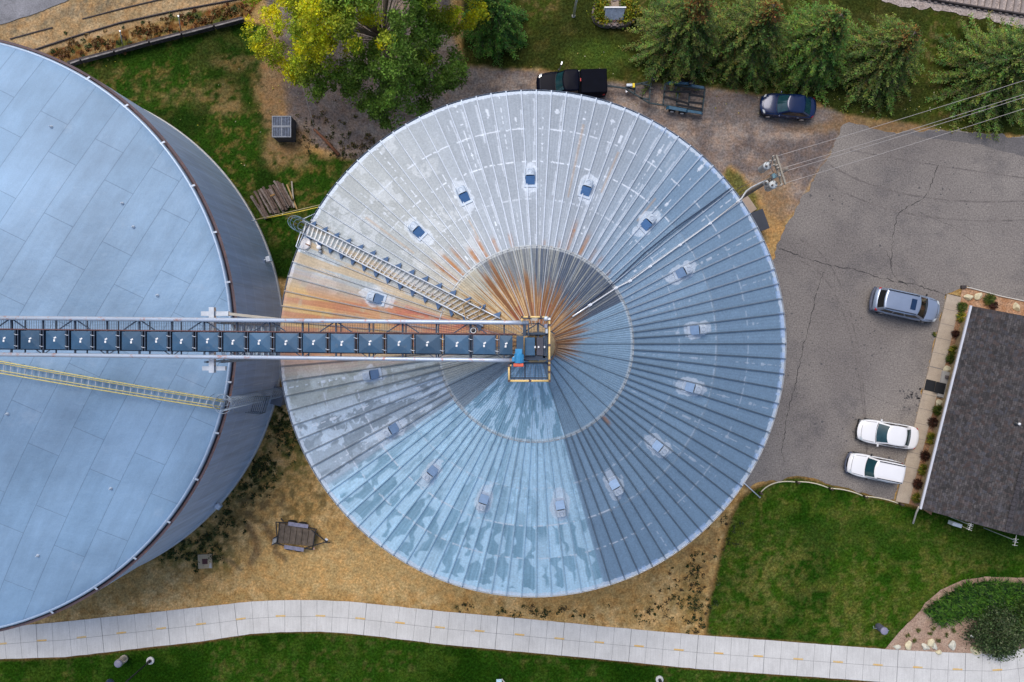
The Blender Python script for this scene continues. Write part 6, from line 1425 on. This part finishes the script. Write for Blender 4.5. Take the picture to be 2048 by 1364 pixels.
t = thing('flagpole', 'white flagpole on the upper lawn, its tip beyond the top edge', 'flagpole', P(1147, 32, 0)); MB().tube([(0, 0, 0), (0, 0, 7.5)], [.10, .07], 10).build('pole', white, t, True); MB().lathe([(0, 0), (.06, .02), (.07, .08), (0, .14)], 12, c=(0, 0, 7.45)).build('finial', yellow, t, True); MB().lathe([(.14, 0), (.14, .05), (.06, .08)], 14).build('base_collar', concrete, t)
# shed-like crate with slatted lid
t = thing('slatted_crate', 'small dark crate with weathered slatted lid on the lawn left of the brown drive', 'crate', P(563, 257, 0)); s = Vector(P(563, 253, 1.3)) - Vector(t.location)
MB().box((s.x, s.y, .6), (1.42, 1.65, 1.2)).build('body', M('dark_crate_side', (.05, .055, .07), .7, 0, .3, 4), t, bevel=.02)
sl_ = M('blue_grey_slat', (.12, .15, .22), .7, 0, .4, 6); m = MB()
for k in range(12):
    for q in (-1, 1): m.box((s.x - .66 + k * .12, s.y + q * .42, 1.245), (.075, .72, .03))
m.build('lid_slats', sl_, t); m = MB()
for yy in (-.79, -.03, .05, .79): m.box((s.x, s.y + yy, 1.27), (1.48, .07, .05))
for xx in (-.71, 0, .71): m.box((s.x + xx, s.y, 1.275), (.06, 1.6, .05))
m.build('lid_frame', M('pale_worn_frame', (.22, .24, .28), .7, 0, .3, 6), t)
# log pile, every log its own
logm = M('split_log_bark', (.115, .08, .065), .95, 0, .55, 5, .6, dirt=(.32, .28, .25), dirtamt=.8); logm2 = M('grey_log', (.20, .165, .15), .95, 0, .4, 5, .6, dirt=(.1, .06, .05), dirtamt=.7)
L0 = [(120, 1035, 285, 1290), (175, 985, 325, 1285), (200, 965, 365, 1235), (235, 950, 405, 1230), (262, 935, 425, 1230), (300, 960, 445, 1230), (325, 950, 490, 1215), (340, 920, 500, 1200), (365, 905, 525, 1190), (385, 860, 550, 1170), (420, 870, 575, 1150), (440, 880, 590, 1160), (470, 890, 600, 1150)]
for i, (x0, y0, x1, y1) in enumerate(L0):
    p = P(480 + x0 / 5.686, 210 + y0 / 5.686, .3); q = P(480 + x1 / 5.686, 210 + y1 / 5.686, .3); lv = .12 + .2 * (i % 3 == 1) + .1 * (i % 2); p.z = q.z = lv; r = random.uniform(.085, .125)
    mid = (p + q) / 2; m = MB(); n = 7; m.tube([p.lerp(q, k / n) + Vector((random.uniform(-.02, .02), random.uniform(-.02, .02), 0)) for k in range(n + 1)], [r * random.uniform(.9, 1.1) for k in range(n + 1)], 9)
    o = m.build('log', logm if i % 3 else logm2, None, False, off=mid); o.location = mid; tag(o, 'split weathered log in the stack beside the tank, number-free member of the fanned pile' if False else 'weathered split log in the fanned stack beside the big tank', 'log', 'logs in the fanned stack')
for i, (x0, y0, x1, y1, z) in enumerate([(150, 1060, 300, 1270, .42), (220, 1000, 350, 1230, .45), (290, 975, 400, 1180, .5), (350, 960, 470, 1180, .48), (400, 930, 520, 1150, .5)]):
    p = P(480 + x0 / 5.686, 210 + y0 / 5.686, z); q = P(480 + x1 / 5.686, 210 + y1 / 5.686, z); mid = (p + q) / 2; m = MB(); m.tube([p.lerp(q, k / 6) + Vector((random.uniform(-.02, .02), random.uniform(-.02, .02), 0)) for k in range(7)], [.08 * random.uniform(.85, 1.15) for k in range(7)], 8)
    o = m.build('log', logm2 if i % 2 else logm, None, False, off=mid); o.location = mid; tag(o, 'weathered split log in the fanned stack beside the big tank', 'log', 'logs in the fanned stack')
for (x0, y0, x1, y1, c_, lb) in ((585, 865, 612, 1165, (.30, .27, .22), 'grey plank lying right of the log stack'), (530, 900, 645, 1180, (.36, .24, .10), 'yellow-brown plank leaning on the right side of the log stack'), (362, 1045, 412, 1028, (.30, .17, .06), 'short orange-brown offcut on top of the log stack')):
    p = P(480 + x0 / 5.686, 210 + y0 / 5.686, .25); q = P(480 + x1 / 5.686, 210 + y1 / 5.686, .25); p.z = q.z = .62 if 'offcut' in lb else .2; mid = (p + q) / 2; o = MB().beam(p - mid, q - mid, .11, .04).build('plank', M('plank_' + str(x0), c_, .9, 0, .3, 5), None); o.location = mid; tag(o, lb, 'plank')
# fallen brown post and guy wire
p, q = P(628, 258, .15), P(678, 310, .12); mid = (p + q) / 2; t = MB().tube([p - mid, (p - mid) * .1 + Vector((.03, .02, 0)), q - mid], [.10, .12, .14], 9).build('fallen_post', rusty, None, True); t.location = mid; tag(t, 'rusty brown post lying on the soil below the big tree', 'post')
p, q = P(600, 155, 3.2), P(640, 292, .05); o = MB().tube([p - q, Vector((0, 0, 0))], .014, 5).build('guy_wire', wirem, None, True); o.location = q; tag(o, 'thin pale guy wire slanting out of the tree to the soil', 'wire')
# concrete pad with rust red grate
t = thing('drain_pad', 'small square concrete pad with dark red square grate on the tan ground', 'drain', P(411, 1122, 0), R_(3)); MB().box((0, 0, .05), (1.12, 1.12, .12)).build('pad', M('tan_concrete', (.36, .29, .19), .9, 0, .12, 4, .3), t, bevel=.02)
m = MB(); m.box((0, 0, .115), (.42, .42, .02)); m.build('grate', M('dark_red_grate', (.055, .015, .02), .7, 0, .3, 8), t); m = MB()
for k in range(5): m.box((-.16 + k * .08, 0, .13), (.02, .40, .02))
m.build('grate_bars', M('red_bar', (.10, .03, .03), .7), t); m = MB(); m.prism([(.3, -.5), (.52, -.55), (.5, -.1), (.38, -.2)], .11, .15); m.build('broken_corner', concrete, t)
# timber retaining fence upper left with posts
t = thing('timber_edging', 'long low dark timber edging with pale top between the lawn and the weedy railway bank', 'edging', P(300, 84, 0)); FO = Vector(t.location); m = MB(); wpts = [(140, 128), (163, 121), (230, 104), (300, 85), (365, 69), (430, 53), (490, 38)]
for a, b_ in zip(wpts[:-1], wpts[1:]):
    m.beam(P(a[0] - 1, a[1], .32), P(b_[0] - 3, b_[1] + .5, .32), .16, .64)
m.build('timbers', M('dark_timber', (.055, .045, .045), .95, 0, .5, 3, .5), t, off=FO); m = MB()
for a, b_ in zip(wpts[:-1], wpts[1:]): m.beam(P(a[0], a[1] - 1, .66), P(b_[0] - 4, b_[1] - 1, .66), .10, .05)
m.build('cap_rail', M('pale_cap', (.22, .20, .19), .9, 0, .4, 2, dirt=(.08, .07, .06), dirtamt=.9), t, off=FO)
for (x, y, x2, y2, lb) in ((240, 62, 246, 93, 'pale leaning marker post on the weedy bank, nearer the tank'), (357, 32, 362, 62, 'pale leaning marker post on the weedy bank, nearer the tree')):
    t = thing('marker_post', lb, 'post', P(x2, y2, 0), 0, 'marker posts'); q = P(x, y, 1.9) - P(x2, y2, 0); MB().tube([(0, 0, 0), q], .04, 8).build('post', M('pale_grey_post', (.34, .36, .33), .7), t, True); MB().box(q, (.1, .1, .06)).build('cap', galvlight, t)
# rails sunk in the tan siding, top left; and track top right
railst = M('rusty_rail', (.075, .06, .06), .7, .3, .3, 2)
def rail(pts, lb, grp, wd=.07, hh=.12, z=.05, mat=railst):
    q = [P(*p, 0) for p in pts]; c0 = q[0]; m = MB()
    for a, b_ in zip(q[:-1], q[1:]):
        m.beam(a - c0 + Vector((0, 0, z)), b_ - c0 + Vector((0, 0, z)), wd, hh); m.beam(a - c0 + Vector((0, 0, .015)), b_ - c0 + Vector((0, 0, .015)), wd * 1.9, .03)
    o = m.build('rail', mat, None); o.location = c0; tag(o, lb, 'rail', grp)
rail([(40, 108), (75, 98), (160, 70), (240, 46), (340, 24), (480, -2), (700, -45)], 'long dark rail running across the tan siding to the top edge', 'rails of the old siding')
rail([(165, 38), (240, 18), (320, -1), (400, -18)], 'dark rail stub of the siding nearest the top edge', 'rails of the old siding', .05, .06, .03); rail([(20, 78), (60, 67), (105, 55)], 'short dark rail stub of the siding near the grey yard', 'rails of the old siding', .05, .06, .03)
rail([(1780, -22), (1840, -3), (1900, 8), (2048, 32), (2400, 95)], 'dark rail on the pale ballast at the top right corner', 'track rails', .10, .2, .2)
rail([(1850, -62), (2048, -22), (2400, 40)], 'far rail of the top right track just beyond the frame', 'track rails', .10, .2, .2)
tie = M('grey_brown_tie', (.27, .225, .205), .95, 0, .35, 4, .5); proto = None
for k in range(26):
    x = 1800 + k * 14.2; y = -4 + (x - 1860) * .165 - 22; p = P(x + 4, y, 0)
    if proto is None: proto = MB().box((0, 0, .06), (.24, 2.5, .14)).build('railway_tie', tie, None, bevel=.01); o = proto
    else: o = proto.copy(); C.objects.link(o)
    o.location = p; o.rotation_euler.z = R_(-9) + random.uniform(-.03, .03); tag(o, 'grey-brown wooden tie under the rail at the top right corner', 'railway tie', 'ties of the top right track')
# lamps, bins and sign at the bottom
def lamp(base, top, label, foot=True, head=None):
    t = thing('path_lamp', label, 'lamp post', P(*base, 0)); h = 4.2
    if foot: MB().lathe([(.30, -.2), (.30, .06), (.27, .08), (0, .08)], 28).build('footing', M('white_footing', (.50, .50, .50), .8), t, True)
    MB().lathe([(.13, .08), (.13, .3), (.07, .4)], 14).build('base_sleeve', black, t, True)
    MB().tube([(0, 0, .1), (0, 0, h)], [.065, .05], 10).build('post', black, t, True)
    q = Vector((-.9, .12, h)); m = MB(); m.tube([(0, 0, h - .1), (-.05, .03, h + .15), (-.45, .1, h + .2), (-.85, .15, h + .1), (-.9, .15, h - .1)], .035, 8); m.build('arm', black, t, True)
    MB().lathe([(.05, .12), (.10, .06), (.30, -.12), (.34, -.2), (.30, -.21), (0, -.18)], 24, c=(-.9, .15, h - .1)).build('shade', M('dark_blue_shade', (.02, .03, .06), .3, .2, .1, 3), t, True); return t
l1 = lamp((301, 1321), None, 'black lamp post rising from a round white footing below the footpath at lower left')
lamp((1319, 1359), None, 'black lamp post with white footing cut by the bottom edge right of centre')
t = thing('litter_bin', 'cream slatted round litter bin with grey lid below the footpath at lower left', 'litter bin', P(250, 1316, 0)); m = MB()
for k in range(16): a = 2 * PI * k / 16; m.box((.27 * math.cos(a), .27 * math.sin(a), .5), (.03, .08, .9), rz=a)
m.build('slats', M('cream_slat', (.55, .48, .38), .6), t); m = MB(); m.lathe([(.24, .05), (.24, .92)], 20); m.build('liner', black, t, True)
m = MB(); m.lathe([(.30, .9), (.31, .96), (.24, 1.02), (0, 1.04)], 24); m.build('lid', M('slate_lid', (.20, .20, .27), .5), t, True); m = MB()
for z in (.2, .9): m.tube([(.29 * math.cos(q * PI / 10), .29 * math.sin(q * PI / 10), z) for q in range(21)], .02, 5)
m.tube([(.28, .05, .8), (.42, .1, .75), (.42, .1, .4), (.28, .05, .35)], .02, 5); m.build('hoops', M('cream_hoop', (.6, .54, .44), .6), t, True)
t = thing('litter_bin', 'slate grey round litter bin on the right lawn above the footpath', 'litter bin', P(1756, 1252, 0)); MB().lathe([(.24, 0), (.26, .1), (.27, .85), (.25, .9)], 22).build('body', M('slate_body', (.11, .11, .16), .6, 0, .2, 5), t, True)
MB().lathe([(.29, .88), (.30, .94), (.22, .99), (0, 1.0)], 24).build('lid', M('lilac_grey_lid', (.24, .23, .32), .5), t, True); m = MB(); m.tube([(-.25, -.08, .3), (-.42, -.12, .1), (-.36, 0, 0)], .025, 6); m.tube([(.26, .0, .9), (.38, .03, .88)], .02, 5); m.build('bracket', galv, t)
t = thing('small_sign', 'small blue and white sign board on a pale post at the bottom edge', 'sign', P(1000, 1349, 0)); MB().tube([(0, 0, 0), (0, 0, 1.0)], .03, 8).build('post', black, t); MB().box((-.05, 0, 1.05), (.42, .30, .05), rz=.05).build('board', M('pale_blue_board', (.45, .62, .72), .5, 0, .2, 9), t, bevel=.01); MB().tube([(.15, -.3, .1), (.55, -.8, .12)], .05, 8).build('foot_rail', M('cream_rail', (.6, .54, .46), .7), t)
# rope-sag rail fence between lot and lawn
t = thing('low_rail_fence', 'low fence of curved cream rails on dark posts between parking lot and lawn', 'fence', P(1593, 962, 0)); FO = Vector(t.location)
posts = [(1519, 985), (1593, 963), (1659, 976), (1728, 992), (1799, 1007)]; sag = [(1550, 966), (1626, 966), (1695, 981), (1764, 997)]
for p in posts: v = P(*p, 0) - FO; MB().tube([v, v + Vector((0, 0, .55))], .09, 8).build('post', M('dark_brown_post', (.07, .05, .04), .9, 0, .3, 6), t, True)
crm = M('cream_rail_paint', (.62, .56, .42), .7, 0, .1, 4)
for (a, b_), s in zip(zip(posts[:-1], posts[1:]), sag):
    A, B, S = P(*a, .45) - FO, P(*b_, .45) - FO, P(*s, .45) - FO; d = (B - A).normalized() * .12; q = [((1 - k) ** 2 * (A + d) + 2 * k * (1 - k) * (S * 2 - (A + B) / 2) + k * k * (B - d)) for k in [i / 10 for i in range(11)]]; MB().tube(q, .042, 8).build('rail', crm, t, True)
t = thing('drain_pipe', 'short silver pipe running from the bin edge onto the lawn corner', 'pipe', P(1497, 974, .3)); q = P(1519, 994, .12) - P(1497, 974, .3); MB().tube([q * -.7, Vector((0, 0, 0)), q], .045, 8).build('pipe', galvlight, t, True); MB().lathe([(.06, 0), (.06, .1)], 10, c=tuple(q)).build('elbow', galv, t)
# kerb edging of the stone bed and its lamp
t = thing('bed_edging', 'thin white edging strip curving along the top of the stone bed beside the lot', 'edging', P(1940, 576, 0)); FO = Vector(t.location); m = MB(); e = [P(x, y, .08) - FO for x, y in ((1927, 573), (1945, 577), (1975, 585), (2000, 592), (2048, 602), (2150, 625))]; m.tube(e, .045, 6); m.build('strip', M('white_strip', (.6, .57, .52), .7), t, True); MB().box(P(1927, 574, .1) - FO, (.4, .25, .2)).build('end_block', M('dark_end', (.05, .04, .04), .8), t, bevel=.03)
